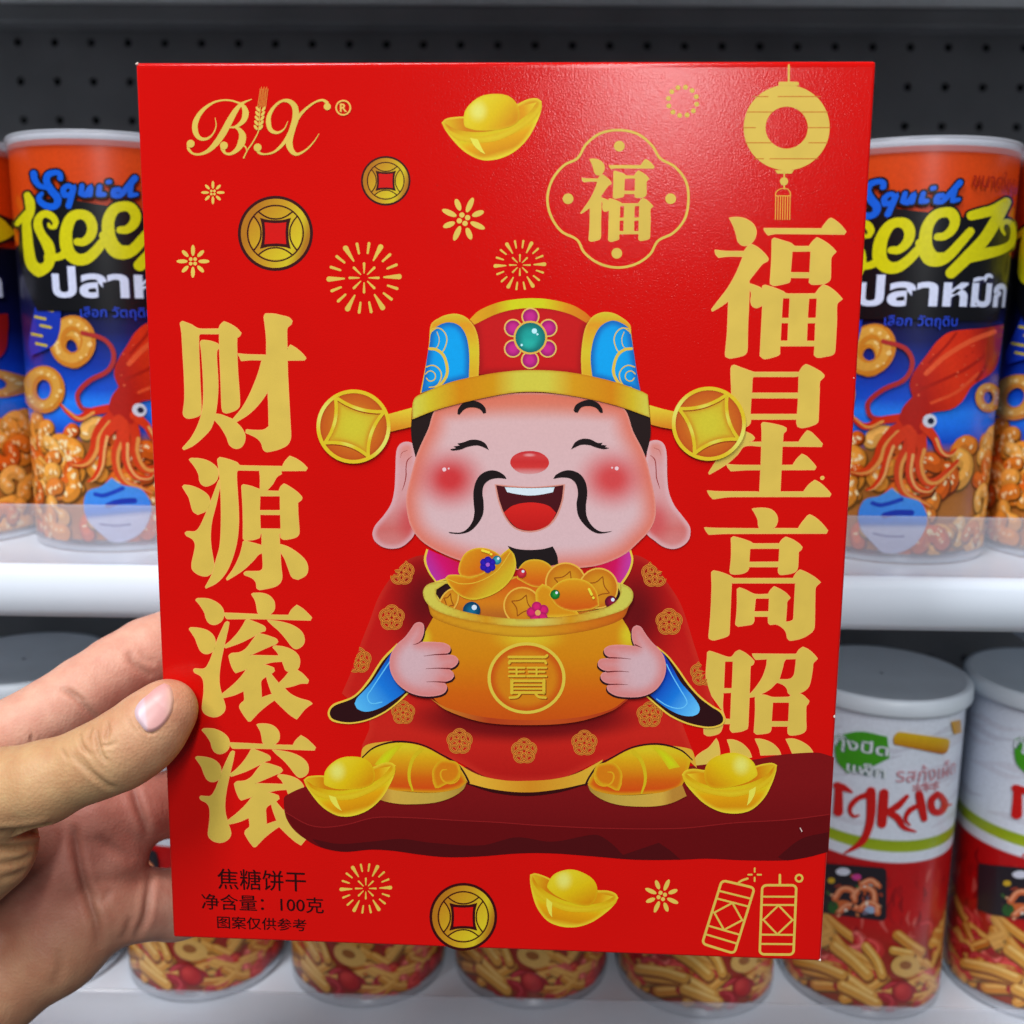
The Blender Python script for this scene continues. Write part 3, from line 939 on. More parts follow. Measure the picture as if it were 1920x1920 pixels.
A.shape(PX, "851,1424 900,1452 950,1463 990,1464 1040,1461 1085,1450 1135,1424 1125,1445 1107,1468 1050,1481 990,1487 930,1481 885,1469 865,1445", (212, 160, 44), hem, step=5)
A.stroke(PX, "880,1469,2 930,1483,6 990,1489,7 1050,1483,6 1107,1469,2", (50, 8, 10))
A.shape(PX, "681,1420 685,1402 700,1394 740,1389 720,1400 690,1420", (216, 166, 50))
A.shape(PX, "1311,1440 1303,1408 1290,1402 1262,1398 1280,1410 1295,1425", (216, 166, 50))
robe = A.build('printed_figure', M_INK, boxr, 'printed smiling seated figure in red robe and gold hat holding a gold pot')


# knots on the robe
def knot(cx, cy, r, clip=None):
    zk = Zm(cx, cy, 100.0 / r)
    L = A.layer
    for k in range(5):
        a0 = math.radians(-90 + 72 * k)
        c = (44 * math.cos(a0), 44 * math.sin(a0))
        pp = [(c[0] + 47 * math.cos(a0 + math.radians(t)), c[1] + 47 * math.sin(a0 + math.radians(t))) for t in range(-165, 170, 30)]
        A.layer = L + .25 * k
        A.stroke(zk, pp, (226, 140, 52), 25, clip=clip, cap=False)
        A.layer = L + .25 * k + .9
        A.stroke(zk, pp, (120, 34, 14), 16, clip=clip, cap=False)
        A.layer = L + .25 * k + 1.4
        A.stroke(zk, pp, (218, 130, 46), 7, clip=clip, cap=False)
    A.layer = L


for c in ((756, 1073, 24), (738, 1158, 24), (676, 1238, 24), (760, 1336, 22), (866, 1390, 24), (987, 1408, 24), (1100, 1393, 24), (1222, 1340, 24), (1258, 1166, 25), (1231, 1076, 25), (1322, 1262, 24)):
    knot(*c, clip=RCL)
A.build('robe_knots', M_INK, robe)
A.layer += 4

# shoes
def shoe(f):
    def q(s): return np.array([f(*(Z7(p))) for p in pts(s)])
    class zz:
        k = 4.8
        def __call__(s, p):
            p = np.asarray(p, float)
            if p.ndim == 1: return np.array(f(*Z7(p)))
            return np.array([f(*Z7(r)) for r in p])
    z = zz()
    A.stroke(z, "690,575,10 790,490,14 950,438,16 1100,436,14 1250,470,12 1400,548,12 1540,630,14 1610,720,16 1650,800,18", DK)
    A.shape(z, "700,575 800,494 950,448 1100,446 1250,482 1400,560 1530,642 1600,732 1630,800 1560,852 1400,888 1250,892 1100,882 900,862 780,800", (205, 110, 14),
            [('lin', (1150, 450), (1150, 890), [(0, (212, 200, 36)), (.28, (214, 164, 20)), (.7, (206, 96, 14)), (1, (206, 64, 16))]), ('edge', 40, (210, 178, 24), .6)], step=3)
    A.shape(z, "800,640 880,540 980,470 1060,455 1000,520 940,600 900,660", (200, 206, 20), [('edge', 40, (206, 180, 24), .8)], step=3)
    A.stroke(z, "1220,500,40 1150,580,34 1115,690,30 1115,780,26 1145,875,16", (206, 178, 26), lift=1)
    A.shape(z, "1470,600 1540,620 1575,680 1560,750 1510,800 1450,815 1380,850 1350,850 1325,780 1320,700 1350,640 1400,600", (208, 120, 16), [('edge', 34, (212, 172, 26), .9)], step=3)
    A.stroke(z, "1450,685,8 1410,690,14 1395,730,16 1420,785,16 1480,810,14 1540,790,12 1570,730,12 1550,660,12", (216, 160, 26))
    A.stroke(z, "1330,720,12 1330,790,14 1350,850,8", (216, 160, 26))
    A.shape(z, "740,900 870,962 1000,990 1150,996 1350,980 1500,932 1600,862 1630,800 1560,852 1400,888 1250,894 1100,884 940,862 780,800", (206, 166, 66),
            [('lin', (870, 0), (1630, 0), [(0, (182, 130, 50)), (.12, (206, 166, 66)), (.7, (190, 160, 66)), (1, (170, 130, 50))])], step=4)
    A.build('printed_shoe', M_INK, robe)


L = A.layer
shoe(lambda x, y: (x, y))
L2 = A.layer
A.layer = L
shoe(lambda x, y: (1986 - x, y + 4.5))
A.layer = L2
ingot(place_ingot((574, 1462), (747, 1435), False, 1.0), L2)
ingot(place_ingot((1282, 1452), (1461, 1434), True, 1.0), L2)

# sleeves
A.layer = L2
TRIM = (226, 190, 66)
A.shape(PX, "748,1206 720,1235 693,1276 667,1304 632,1318 622,1327 619,1340 628,1352 657,1357 690,1352 723,1338 748,1320 770,1300 800,1270 790,1220", TRIM)
A.shape(PX, "750,1210 722,1239 696,1279 669,1307 635,1321 625,1329 623,1340 631,1349 657,1354 690,1349 722,1335 747,1317 768,1297 800,1270 790,1220", (44, 12, 16))
A.shape(PX, "745,1212 720,1250 700,1280 674,1308 669,1319 675,1329 692,1334 717,1327 738,1315 762,1298 790,1270 780,1230", (30, 120, 210),
        [('lin', (770, 1250), (676, 1325), [(0, (14, 56, 170)), (.5, (24, 118, 214)), (1, (84, 182, 238))])], step=3)
A.stroke(PX, "735,1240 715,1270 700,1293 693,1305 700,1318 720,1316", (96, 190, 240), 2.2)
A.build('printed_sleeve', M_INK, robe)
A.layer = L2
A.shape(Z6, "930,905 1060,1015 1180,1165 1300,1335 1430,1475 1560,1575 1655,1635 1697,1710 1685,1775 1620,1815 1520,1831 1400,1816 1250,1776 1080,1696 950,1596 800,1465 850,1200", TRIM)
A.shape(Z6, "940,930 1050,1030 1165,1180 1285,1350 1415,1490 1550,1592 1640,1650 1678,1712 1668,1765 1612,1797 1520,1812 1400,1797 1255,1757 1090,1678 960,1578 815,1455 850,1200", (44, 12, 16))
A.shape(Z6, "990,970 1090,1120 1200,1310 1330,1460 1400,1560 1415,1620 1390,1670 1310,1695 1200,1680 1070,1620 940,1530 850,1450 940,1300", (30, 120, 210),
        [('lin', (960, 1300), (1380, 1640), [(0, (14, 56, 176)), (.45, (24, 120, 218)), (1, (96, 190, 246))])], step=3)
A.stroke(Z6, "1040,1110 1100,1230 1200,1400 1260,1500 1270,1550 1230,1595 1150,1605 1040,1570 930,1500", (104, 194, 246), 12)
A.build('printed_sleeve', M_INK, robe)

# collar and ears, behind the face
A.layer = L2 + 4
A.shape(Z4, "170,195 300,250 420,300 430,400 330,425 240,448 185,370 152,280", TRIM)
A.shape(Z4, "184,200 300,250 420,300 430,395 330,412 246,436 198,365 170,280", (206, 14, 100), [('lin', (400, 250), (200, 380), [(0, (200, 10, 70)), (.5, (206, 14, 104)), (1, (176, 50, 160))])], step=5)
A.build('printed_collar', M_INK, robe)
A.layer = L2 + 4
A.shape(Z4, "1705,200 1722,280 1695,375 1630,478 1560,440 1500,350 1400,330 1600,260", TRIM)
A.shape(Z4, "1692,210 1706,280 1680,368 1618,464 1560,440 1500,350 1400,330 1600,260", (200, 20, 90), [('lin', (1480, 320), (1690, 360), [(0, (200, 14, 60)), (.5, (204, 14, 90)), (1, (190, 60, 160))])], step=5)
A.build('printed_collar', M_INK, robe)
SK, SKE = (216, 178, 180), (218, 114, 92)
A.layer = L2 + 4
ear = [('lin', (760, 1850), (1150, 1500), [(0, (214, 160, 164)), (.3, (204, 110, 108)), (.6, (206, 124, 120)), (1, (212, 156, 156))])]
A.shape(Z2, "1210,930 1205,850 1180,790 1120,768 1050,785 1005,840 990,930 985,1100 975,1300 940,1460 860,1590 760,1710 730,1790 735,1840 760,1890 840,1950 950,1972 1060,1950 1150,1880 1195,1820 1230,1700 1230,1100", (210, 140, 136),
        [('lin', (0, 780), (0, 1960), [(0, (216, 130, 118)), (.25, (212, 156, 158)), (.6, (210, 148, 148)), (.82, (202, 104, 100)), (1, (206, 130, 128))]), ('rad', (1160, 1650), (240, 330), (200, 66, 70), .1, 1, .8), ('edge', 70, (216, 170, 176), .8)], step=4)
A.stroke(Z2, "1170,930,4 1120,980,12 1105,1060,10 1105,1150,12 1085,1250,9 1060,1320,3", (150, 50, 50))
A.stroke(Z2, "1040,950,3 1060,890,7 1120,865,4", (180, 90, 84))
A.build('printed_ear', M_INK, robe)
A.layer = L2 + 4
A.shape(Z3, "690,920 690,830 720,770 780,750 850,765 895,820 915,930 920,1150 940,1330 1000,1480 1090,1600 1170,1710 1185,1790 1160,1880 1080,1950 980,1975 870,1945 780,1880 700,1815 640,1700 640,1100", (210, 140, 136),
        [('lin', (0, 760), (0, 1960), [(0, (214, 128, 114)), (.25, (212, 158, 160)), (.6, (212, 152, 152)), (.82, (206, 110, 106)), (1, (208, 132, 130))]), ('rad', (790, 1650), (230, 330), (204, 74, 78), .1, 1, .8), ('edge', 70, (218, 176, 180), .8)], step=4)
A.stroke(Z3, "730,920,4 780,970,12 795,1080,10 800,1170,12 820,1240,9 840,1300,3", (150, 50, 50))
A.stroke(Z3, "850,920,3 830,865,7 770,835,4", (180, 90, 84))
A.build('printed_ear', M_INK, robe)

# hair and face
A.layer = L2 + 8
A.shape(Z1, "62,960 250,895 260,1000 170,1250 85,1260 60,1150 52,1050", (34, 20, 20))
A.shape(Z1, "1640,895 1842,955 1848,1100 1815,1255 1740,1240 1640,1000", (34, 20, 20))
A.shape(Z1, "250,895 450,840 700,800 950,785 1200,800 1450,840 1640,895 1720,1080 1800,1240 1850,1420 1885,1600 1885,1720 1840,1820 1760,1905 1650,2000 1450,2080 1200,2105 950,2115 700,2100 450,2050 270,1980 140,1900 60,1800 25,1680 20,1560 50,1420 100,1240 180,1060", SK,
        [('lin', (0, 790), (0, 2110), [(0, (214, 122, 96)), (.06, (212, 130, 108)), (.16, (216, 176, 176)), (1, (214, 180, 184))]),
         ('edge', 190, SKE, .95), ('edge', 16, (224, 160, 150), .6),
         ('rad', (345, 1430), (330, 285), (204, 46, 50), .12, 1.0, .98), ('rad', (1562, 1430), (330, 285), (208, 60, 62), .12, 1.0, .96),
         ('rad', (950, 1800), (330, 130), (214, 120, 100), .62, .95, .0)], step=3.6)
face = A.build('printed_face', M_INK, robe)
for c, r in (((303, 1360), 15), ((336, 1353), 7), ((1595, 1352), 15), ((1560, 1347), 7)): A.circle(Z1, c, r, (236, 200, 206), lift=0, n=14)
A.shape(Z1, "797,1310 815,1265 870,1232 942,1222 1015,1232 1070,1268 1088,1312 1065,1355 1010,1385 942,1394 870,1385 820,1352", (202, 42, 44),
        [('lin', (0, 1225), (0, 1395), [(0, (196, 40, 48)), (.2, (206, 60, 60)), (.45, (202, 44, 44)), (.7, (206, 52, 50)), (1, (212, 150, 150))]), ('rad', (940, 1252), (60, 16), (226, 150, 150), .2, 1, .9)], step=2)
A.shape(Z1, "680,1470 950,1490 1210,1470 1190,1610 1140,1730 1065,1800 950,1832 835,1805 760,1725 708,1600", (214, 128, 100), [('edge', 24, (214, 150, 140), .8)], step=3)
A.shape(Z1, "692,1478 800,1492 950,1497 1100,1490 1197,1478 1180,1600 1130,1720 1060,1790 950,1820 840,1795 770,1720 720,1600", (72, 12, 20))
A.shape(Z1, "750,1682 820,1630 950,1607 1080,1630 1143,1685 1100,1760 1040,1800 950,1818 850,1796 790,1740", (204, 24, 22), [('lin', (0, 1610), (0, 1815), [(0, (214, 34, 28)), (1, (186, 22, 22))])], step=5)
A.shape(Z1, "757,1493 950,1500 1130,1493 1118,1530 1030,1548 940,1555 850,1545 775,1530", (214, 228, 236))
BL = (26, 16, 18)
for s in ("770,1430 755,1405 700,1372 640,1368 580,1395 540,1450 522,1530 525,1620 530,1680 515,1750 470,1810 420,1832 335,1828 350,1838 430,1842 500,1820 560,1760 595,1690 598,1600 590,1540 600,1480 640,1440 700,1425",
          "1120,1430 1140,1400 1200,1370 1260,1368 1320,1395 1360,1450 1375,1530 1365,1640 1375,1720 1420,1790 1480,1825 1565,1822 1500,1838 1440,1835 1370,1790 1310,1710 1295,1620 1305,1540 1290,1470 1250,1430 1190,1420",
          "637,1215 610,1165 560,1140 500,1138 440,1158 400,1165 420,1180 370,1188 392,1200 347,1208 360,1218 420,1212 480,1190 550,1180 600,1195",
          "1252,1210 1285,1155 1340,1130 1400,1135 1450,1160 1490,1160 1475,1175 1520,1180 1505,1192 1540,1200 1500,1208 1440,1195 1390,1178 1330,1175 1290,1190",
          "400,945 405,910 440,865 510,845 570,860 610,900 615,935 595,942 570,910 520,895 460,905 415,950",
          "1270,915 1285,880 1330,850 1390,838 1450,860 1485,905 1490,935 1470,935 1440,900 1385,885 1330,895 1300,935 1280,930"):
    A.shape(Z1, s, BL, lift=0)
A.layer += 1
A.build('printed_features', M_INK, robe)

# hat
A.layer += 1
A.shape(Z1, "560,650 530,330 495,250 650,170 800,130 950,115 1100,125 1250,160 1395,235 1360,320 1330,655 950,640", (196, 18, 20),
        [('edge', 70, (150, 10, 14), .8)], step=4)
A.shape(Z1, "490,235 560,170 700,110 850,83 960,78 1080,85 1250,125 1350,180 1400,225 1365,262 1250,200 1100,160 950,150 800,165 680,200 525,275", (206, 190, 30),
        [('lin', (490, 0), (1400, 0), [(0, (224, 160, 30)), (.2, (206, 150, 20)), (.35, (206, 204, 24)), (.6, (206, 204, 24)), (.8, (216, 140, 20)), (1, (210, 110, 20))])], step=3)
def flap(gold, blue, mir):
    def mx(s):
        q = np.array([[float(a) for a in t.split(',')] for t in s.split()])
        if mir: q[:, 0] = 1892 - q[:, 0]
        return q
    A.shape(Z1, gold, (210, 176, 34), [('lin', (0, 190), (0, 760), [(0, (206, 188, 40)), (.15, (220, 150, 30)), (.5, (212, 190, 40)), (1, (216, 150, 30))]), ('edge', 14, (224, 190, 60), .7)], step=3)
    A.shape(Z1, blue, (6, 150, 226), [('rad', (370 if not mir else 1522, 520), (170, 320), (4, 160, 232), .3, 1, 1), ('edge', 60, (20, 84, 170), .8)], step=3)
    for s, w in (("200,330 250,300 300,330 320,390 300,460 285,480", 9), ("240,300 205,310 200,340", 7), ("245,330 262,380 255,430 235,455", 6), ("190,455 240,462 290,500 318,570 322,640 290,705 240,745", 22),
                 ("165,592 215,580 260,605 280,650 268,700 240,735 190,745", 9), ("160,645 190,622 225,635 235,670 215,695 185,695 168,675", 8)):
        A.stroke(Z1, mx(s), (222, 186, 66), w, lift=.5)
    A.layer += 1
L3 = A.layer
flap("200,275 260,225 330,198 400,195 470,225 525,290 555,380 562,500 558,660 480,680 320,720 150,780 120,790 140,690 165,560 185,430", "205,330 260,280 330,258 400,275 445,320 475,400 488,520 485,670 330,715 130,785 150,670 175,500 190,420", False)
A.layer = L3
flap("1690,275 1620,215 1550,185 1480,183 1410,215 1360,290 1335,400 1325,520 1330,655 1410,670 1570,705 1770,775 1745,640 1720,480 1700,340", "1688,310 1640,270 1570,245 1510,260 1460,300 1420,380 1400,480 1398,560 1410,665 1560,705 1770,770 1745,640 1720,480 1700,360", True)
# hat jewel
for c in ((945, 215), (1080, 300), (1075, 455), (943, 540), (815, 455), (815, 300)):
    A.circle(Z1, c, 68, (226, 186, 92), lift=0)
A.layer += 1
for c in ((945, 215), (1080, 300), (1075, 455), (943, 540), (815, 455), (815, 300)):
    A.circle(Z1, c, 57, (198, 40, 136), [('edge', 40, (150, 16, 96), .8)], lift=0, step=2.5)
A.layer += 1
A.circle(Z1, (945, 372), 126, (226, 176, 70))
A.circle(Z1, (945, 372), 112, (28, 160, 150), [('edge', 80, (10, 96, 96), .85), ('rad', (930, 420), (80, 60), (40, 180, 164), .1, 1, .7)], step=2.5)
for c, r in (((975, 323), 20), ((998, 347), 8), ((880, 428), 9)): A.circle(Z1, c, r, (190, 236, 244), lift=0, n=14)
A.layer += 1
# wing coins
def wing(z, c, arm, cor):
    A.shape(z, arm, (212, 150, 30), [('lin', (arm_c(arm)[0], arm_c(arm)[1] - 110), (arm_c(arm)[0], arm_c(arm)[1] + 110), [(0, (222, 196, 50)), (1, (212, 126, 24))])], step=4)
    A.circle(z, c, 412, (196, 92, 24), [('rad', (c[0], c[1]), (300, 300), (214, 140, 34), .3, 1.1, .9), ('edge', 90, (170, 60, 20), .8)], step=4, n=56)
    co = np.array(cor, float); cc = np.array(c, float)
    star = []
    for k in range(4):
        a, b = co[k], co[(k + 1) % 4]
        m = (a + b) / 2; m = cc + (m - cc) * .60
        star.append((a, m, b))
    poly = []
    for a, m, b in star:
        for t in np.linspace(0, 1, 7)[:-1]:
            poly.append((1 - t) ** 2 * a + 2 * t * (1 - t) * m + t * t * b)
    A.shape(z, np.array(poly) * .93 + cc * .07, (206, 176, 40), [('rad', tuple(c), (260, 260), (206, 192, 48), .2, 1.1, 1), ('edge', 60, (200, 120, 24), .7)], step=4)
    for a, m, b in star:
        P = [(1 - t) ** 2 * a + 2 * t * (1 - t) * m + t * t * b for t in np.linspace(0, 1, 7)]
        A.stroke(z, np.array(P) + [0, 18], (150, 50, 14), 26, lift=0)
    A.layer += 1
    for a, m, b in star:
        P = [(1 - t) ** 2 * a + 2 * t * (1 - t) * m + t * t * b for t in np.linspace(0, 1, 7)]
        A.stroke(z, np.array(P), (216, 188, 36), 38, lift=.3, ops=[('rad', tuple(m), (130, 130), (222, 224, 96), .1, 1, .8)])
    A.layer += 1
    A.ring(z, c, 395, 42, (220, 188, 36), n=56, ops=[('rad', (c[0] - 330, c[1] - 150), (260, 260), (224, 226, 110), .1, 1, .8), ('rad', (c[0] + 330, c[1] + 160), (260, 260), (224, 226, 110), .1, 1, .8)])
def arm_c(s): return pts(s).mean(0)
L4 = A.layer
wing(Z2, (515, 597), "860,470 1170,385 1160,602 920,658", [(310, 265), (860, 430), (680, 930), (195, 780)])
A.layer = L4
wing(Z3, (1385, 565), "715,355 870,400 1000,428 975,628 850,605 735,575", [(1590, 235), (1720, 740), (1225, 900), (1045, 395)])
# brim over everything
A.shape(Z1, "62,985 75,835 150,785 350,705 600,650 800,622 950,615 1150,622 1350,650 1600,710 1780,775 1825,800 1842,970 1600,885 1350,825 1100,786 950,778 780,790 500,846 250,912", (206, 140, 14),
        [('lin', (65, 0), (1838, 0), [(0, (206, 204, 76)), (.07, (206, 186, 40)), (.2, (208, 134, 10)), (.34, (206, 146, 14)), (.44, (206, 196, 66)), (.57, (206, 196, 66)), (.68, (210, 150, 20)), (.84, (208, 130, 10)), (.93, (206, 178, 36)), (1, (206, 200, 76))]), ('edge', 14, (176, 96, 10), .5)], step=4)
A.build('printed_hat', M_INK, robe, 'red and gold printed hat with blue side flaps, jewel flower and two coins')

# pot with treasure
A.layer = L2 + 12
A.shape(Z4, "780,172 850,195 950,203 1050,195 1118,176 1150,240 1160,310 1000,340 850,345 830,260", (28, 20, 22))
A.shape(Z4, "148,530 165,475 230,445 400,425 950,400 1500,420 1625,452 1700,490 1722,540 1690,600 950,740 190,600", (214, 180, 60), [('lin', (150, 0), (1720, 0), [(0, (206, 196, 80)), (.5, (210, 150, 30)), (1, (206, 196, 80))])], step=6)
A.shape(Z4, "243,530 260,485 330,455 700,430 1300,430 1600,465 1624,530 1600,590 1500,640 1250,690 950,714 700,702 450,657 300,602", (44, 14, 20))
OR, ORY = (212, 126, 18), (216, 186, 40)
A.shape(Z4, "290,560 420,520 700,470 900,400 1300,420 1580,500 1600,600 1250,700 950,720 700,710 450,665 320,620", (206, 106, 16), [('lin', (0, 440), (0, 700), [(0, (206, 84, 18)), (.6, (210, 124, 22)), (1, (176, 96, 30))])], step=5)
A.shape(Z4, "850,420 860,350 910,290 990,273 1070,295 1120,350 1120,470 980,480", (214, 130, 18), [('lin', (0, 280), (0, 480), [(0, (214, 150, 24)), (.6, (212, 110, 18)), (1, (206, 84, 18))]), ('edge', 16, (222, 190, 50), .8)], step=3)
def pcoin(cx, cy, rx, ry, rot=0):
    A.circle(Z4, (cx, cy), (rx, ry), (226, 176, 66), rot=rot)
    A.circle(Z4, (cx, cy), (rx - 12, ry - 12), (206, 134, 24), [('edge', 60, (196, 108, 20), .8), ('rad', (cx + 20, cy - 30), (90, 90), (212, 150, 30), .1, 1, .8)], rot=rot, step=3)
    a = .45
    P = [(cx + a * rx * s * 1.0 * math.cos(t), cy + a * ry * s * math.sin(t)) for t, s in ((-1.2, 1.35), (-.4, .72), (.4, 1.35), (1.2, .72), (2.0, 1.35), (2.75, .72), (3.55, 1.35), (4.3, .72))]
    A.stroke(Z4, np.array(P), (150, 76, 14), 8, closed=True)
pcoin(1215, 450, 155, 155); pcoin(1460, 490, 150, 155, .3); pcoin(890, 620, 142, 142); pcoin(340, 590, 66, 110, .5)
A.shape(Z4, "990,560 992,510 1040,455 1110,490 1180,600 1290,655 1330,700 1000,710", (212, 140, 20), [('edge', 30, (220, 184, 44), .8)], step=3)
A.shape(Z4, "1090,540 1120,480 1190,430 1290,415 1390,445 1450,520 1468,620 1400,650 1250,660 1150,620", (212, 126, 16), [('lin', (0, 420), (0, 650), [(0, (216, 150, 24)), (.5, (210, 116, 16)), (1, (206, 84, 16))]), ('edge', 16, (224, 196, 50), .75)], step=3)
A.shape(Z4, "315,410 340,390 410,388 520,400 650,330 730,240 790,190 830,240 842,330 800,430 700,520 560,572 470,567 390,520 330,450", (212, 150, 24), [('lin', (400, 380), (600, 570), [(0, (214, 140, 20)), (.5, (206, 116, 14)), (1, (206, 176, 36))]), ('edge', 18, (222, 196, 50), .85)], step=3)
A.stroke(Z4, "330,420 430,455 560,440 700,360 800,220", (222, 180, 50), 7)
A.shape(Z4, "412,360 425,290 470,220 550,187 640,195 720,240 735,290 600,380 500,408 430,400", (214, 132, 18), [('lin', (450, 200), (620, 390), [(0, (214, 146, 24)), (.6, (210, 116, 16)), (1, (206, 90, 16))]), ('edge', 16, (224, 196, 50), .8)], step=3)
for c, r, a, b in (((700, 278), 34, (70, 180, 190), (16, 96, 120)), ((885, 375), 36, (216, 60, 70), (170, 10, 40)), ((1137, 535), 36, (40, 160, 60), (6, 90, 30)), ((512, 655), 66, (20, 110, 150), (6, 50, 84)), ((1555, 590), 46, (150, 20, 60), (84, 6, 30))):
    A.circle(Z4, c, r, a, [('edge', r * 1.1, b, .9)], step=2, lift=1)
    A.circle(Z4, (c[0] + r * .3, c[1] - r * .35), r * .3, (214, 226, 240), n=12, lift=1)
def gemflower(c, r, col, cen, n):
    for k in range(n):
        a = 2 * math.pi * k / n - .5
        A.circle(Z4, (c[0] + r * .58 * math.cos(a), c[1] + r * .58 * math.sin(a)), r * .46, col, [('edge', r * .3, tuple(int(v * .7) for v in col), .7)], n=16, step=1.5, lift=.3)
    A.layer += 1
    A.circle(Z4, c, r * .26, cen, n=14)
gemflower((632, 312), 60, (44, 24, 176), (170, 90, 200), 6)
gemflower((1008, 672), 82, (214, 30, 110), (222, 160, 90), 5)
for p in ("590,205 640,220", "655,232 658,234"): A.stroke(Z4, p, (236, 216, 60), 18)
for p in ("1390,495 1410,535", "1422,558 1424,561"): A.stroke(Z4, p, (226, 214, 60), 18)
A.build('pot_treasure', M_INK, robe, 'gold ingots, coins and gems heaped in the printed pot')
A.shape(Z4, "225,705 160,830 143,930 150,1050 180,1200 230,1310 330,1390 500,1450 750,1500 950,1512 1150,1500 1400,1450 1580,1390 1680,1310 1730,1150 1737,950 1690,800 1640,715 1450,780 1200,830 940,845 700,832 450,785", (206, 126, 14),
        [('lin', (0, 720), (0, 1510), [(0, (208, 140, 20)), (.35, (206, 128, 12)), (.7, (204, 96, 12)), (1, (196, 76, 14))]), ('rad', (940, 860), (330, 130), (216, 196, 40), .1, 1, .75),
         ('rad', (1690, 840), (110, 160), (212, 200, 40), .1, 1, .8), ('rad', (165, 870), (70, 120), (214, 196, 40), .1, 1, .7)], step=5)
A.shape(Z4, "205,1312 330,1382 600,1450 950,1475 1300,1455 1560,1392 1690,1300 1675,1330 1560,1408 1300,1488 950,1512 600,1490 330,1402", (176, 60, 22), [('lin', (200, 0), (1690, 0), [(0, (206, 130, 40)), (.3, (176, 60, 24)), (.6, (190, 76, 26)), (1, (170, 50, 20))])], step=6)
A.shape(Z4, "182,600 225,705 450,792 700,838 940,853 1200,834 1450,788 1640,714 1695,610 1640,648 1450,708 1200,752 930,770 680,752 440,712 260,656", (206, 136, 24), [('lin', (180, 0), (1690, 0), [(0, (206, 140, 24)), (.5, (208, 156, 30)), (.75, (206, 120, 20)), (1, (196, 90, 20))]), ('edge', 22, (150, 76, 14), .5)], step=5)
A.shape(Z4, "148,530 180,602 260,662 440,718 680,758 930,775 1200,758 1450,714 1640,654 1702,602 1722,540 1700,490 1625,455 1622,540 1580,597 1480,647 1250,692 950,717 700,704 450,660 300,602 250,550 245,500 330,445 230,445 165,475", (206, 176, 60),
        [('lin', (150, 0), (1720, 0), [(0, (206, 196, 80)), (.12, (206, 190, 70)), (.3, (208, 146, 26)), (.42, (206, 190, 70)), (.55, (206, 196, 90)), (.7, (208, 146, 26)), (.9, (206, 196, 80)), (1, (200, 196, 80))]), ('edge', 8, (170, 100, 20), .5)], step=4)
# pot seal
A.circle(Z4, (925, 1160), (292, 268), (214, 190, 66), n=56)
A.circle(Z4, (925, 1160), (268, 245), (206, 124, 18), [('edge', 70, (196, 76, 14), .9)], n=56, step=4)
SY, SD = (214, 180, 48), (140, 70, 12)
for col, d in ((SD, 7), (SY, 0)):
    for s, w in (("792,1002 1062,1002 1078,990", 20), ("795,1048 800,1032 1060,1032 1070,1048", 20), ("792,1082 910,1082", 15), ("850,1080 850,1140", 15), ("795,1112 905,1112", 15), ("792,1145 912,1145", 16), ("932,1082 1072,1082", 15), ("1000,1080 1000,1140", 15), ("940,1112 1060,1112", 15), ("930,1145 1072,1145", 16),
                 ("815,1175 815,1270", 24), ("1055,1175 1055,1270", 24), ("815,1180 1055,1180", 20), ("830,1212 1040,1212", 13), ("830,1240 1040,1240", 13), ("815,1268 1055,1268", 20), ("880,1272 855,1300 800,1306", 18), ("990,1272 1015,1300 1068,1306", 18)):
        A.stroke(Z4, pts(s) + d, col, w, lift=0)
    A.layer += 1
A.build('printed_pot', M_INK, robe, 'gold printed pot with a seal character in a ring')
# hands holding the pot
HL = "900,1230 980,1160 1040,1080 1090,1010 1140,990 1185,1010 1198,1060 1190,1130 1165,1190 1145,1212 1300,1213 1420,1225 1480,1255 1495,1290 1480,1330 1430,1352 1530,1365 1575,1400 1580,1440 1540,1490 1480,1515 1525,1560 1535,1600 1500,1640 1420,1665 1450,1700 1455,1740 1420,1790 1330,1820 1200,1825 1080,1800 980,1750 880,1660 820,1540 810,1430 830,1340 870,1270"
HR_ = "672,885 650,820 645,740 660,690 700,665 750,685 800,760 870,850 950,930 1000,1000 1028,1090 1030,1180 1000,1280 930,1380 840,1440 740,1470 600,1475 480,1460 400,1420 370,1380 375,1340 450,1330 350,1310 305,1270 300,1230 330,1195 420,1185 330,1170 275,1130 270,1080 300,1045 420,1030 360,1005 335,960 345,925 400,895 520,885 685,898"
L5 = A.layer
for zz_, P, dx, cen, lines in ((Z5, HL, 12, (1080, 1420), ("1075,1243,4 1120,1232,9 1165,1205,14", "1195,1372,3 1300,1358,8 1450,1350,16", "1215,1515,3 1330,1508,8 1490,1512,16", "1225,1660,3 1330,1660,8 1440,1666,16")),
                               (Z6, HR_, -10, (760, 1150), ("760,918,4 720,900,9 685,885,14", "640,1046,3 540,1035,8 390,1030,16", "620,1190,3 520,1182,8 370,1188,16", "605,1333,3 500,1328,8 390,1330,16"))):
    A.layer = L5
    A.shape(zz_, pts(P) + [dx, 20], (40, 12, 20))
    A.shape(zz_, P, (210, 150, 152), [('rad', cen, (330, 420), (208, 172, 178), .2, 1.1, .95), ('edge', 150, (212, 118, 112), .75), ('edge', 12, (226, 160, 160), .5)], step=3)
    for s in lines: A.stroke(zz_, vs(s), (110, 30, 36), lift=.4)
    A.build('printed_hand', M_INK, robe)
# handling marks: tiny chips where the print has flaked
for P in ("1565,1341 1568,1338 1569,1342 1567,1345", "1503,1550 1504,1549 1508,1556 1507,1558", "1600,708 1602,707 1602,710"):
    A.shape(PX, P, (226, 190, 180))
    A.build('chip', M_BARE, boxr)

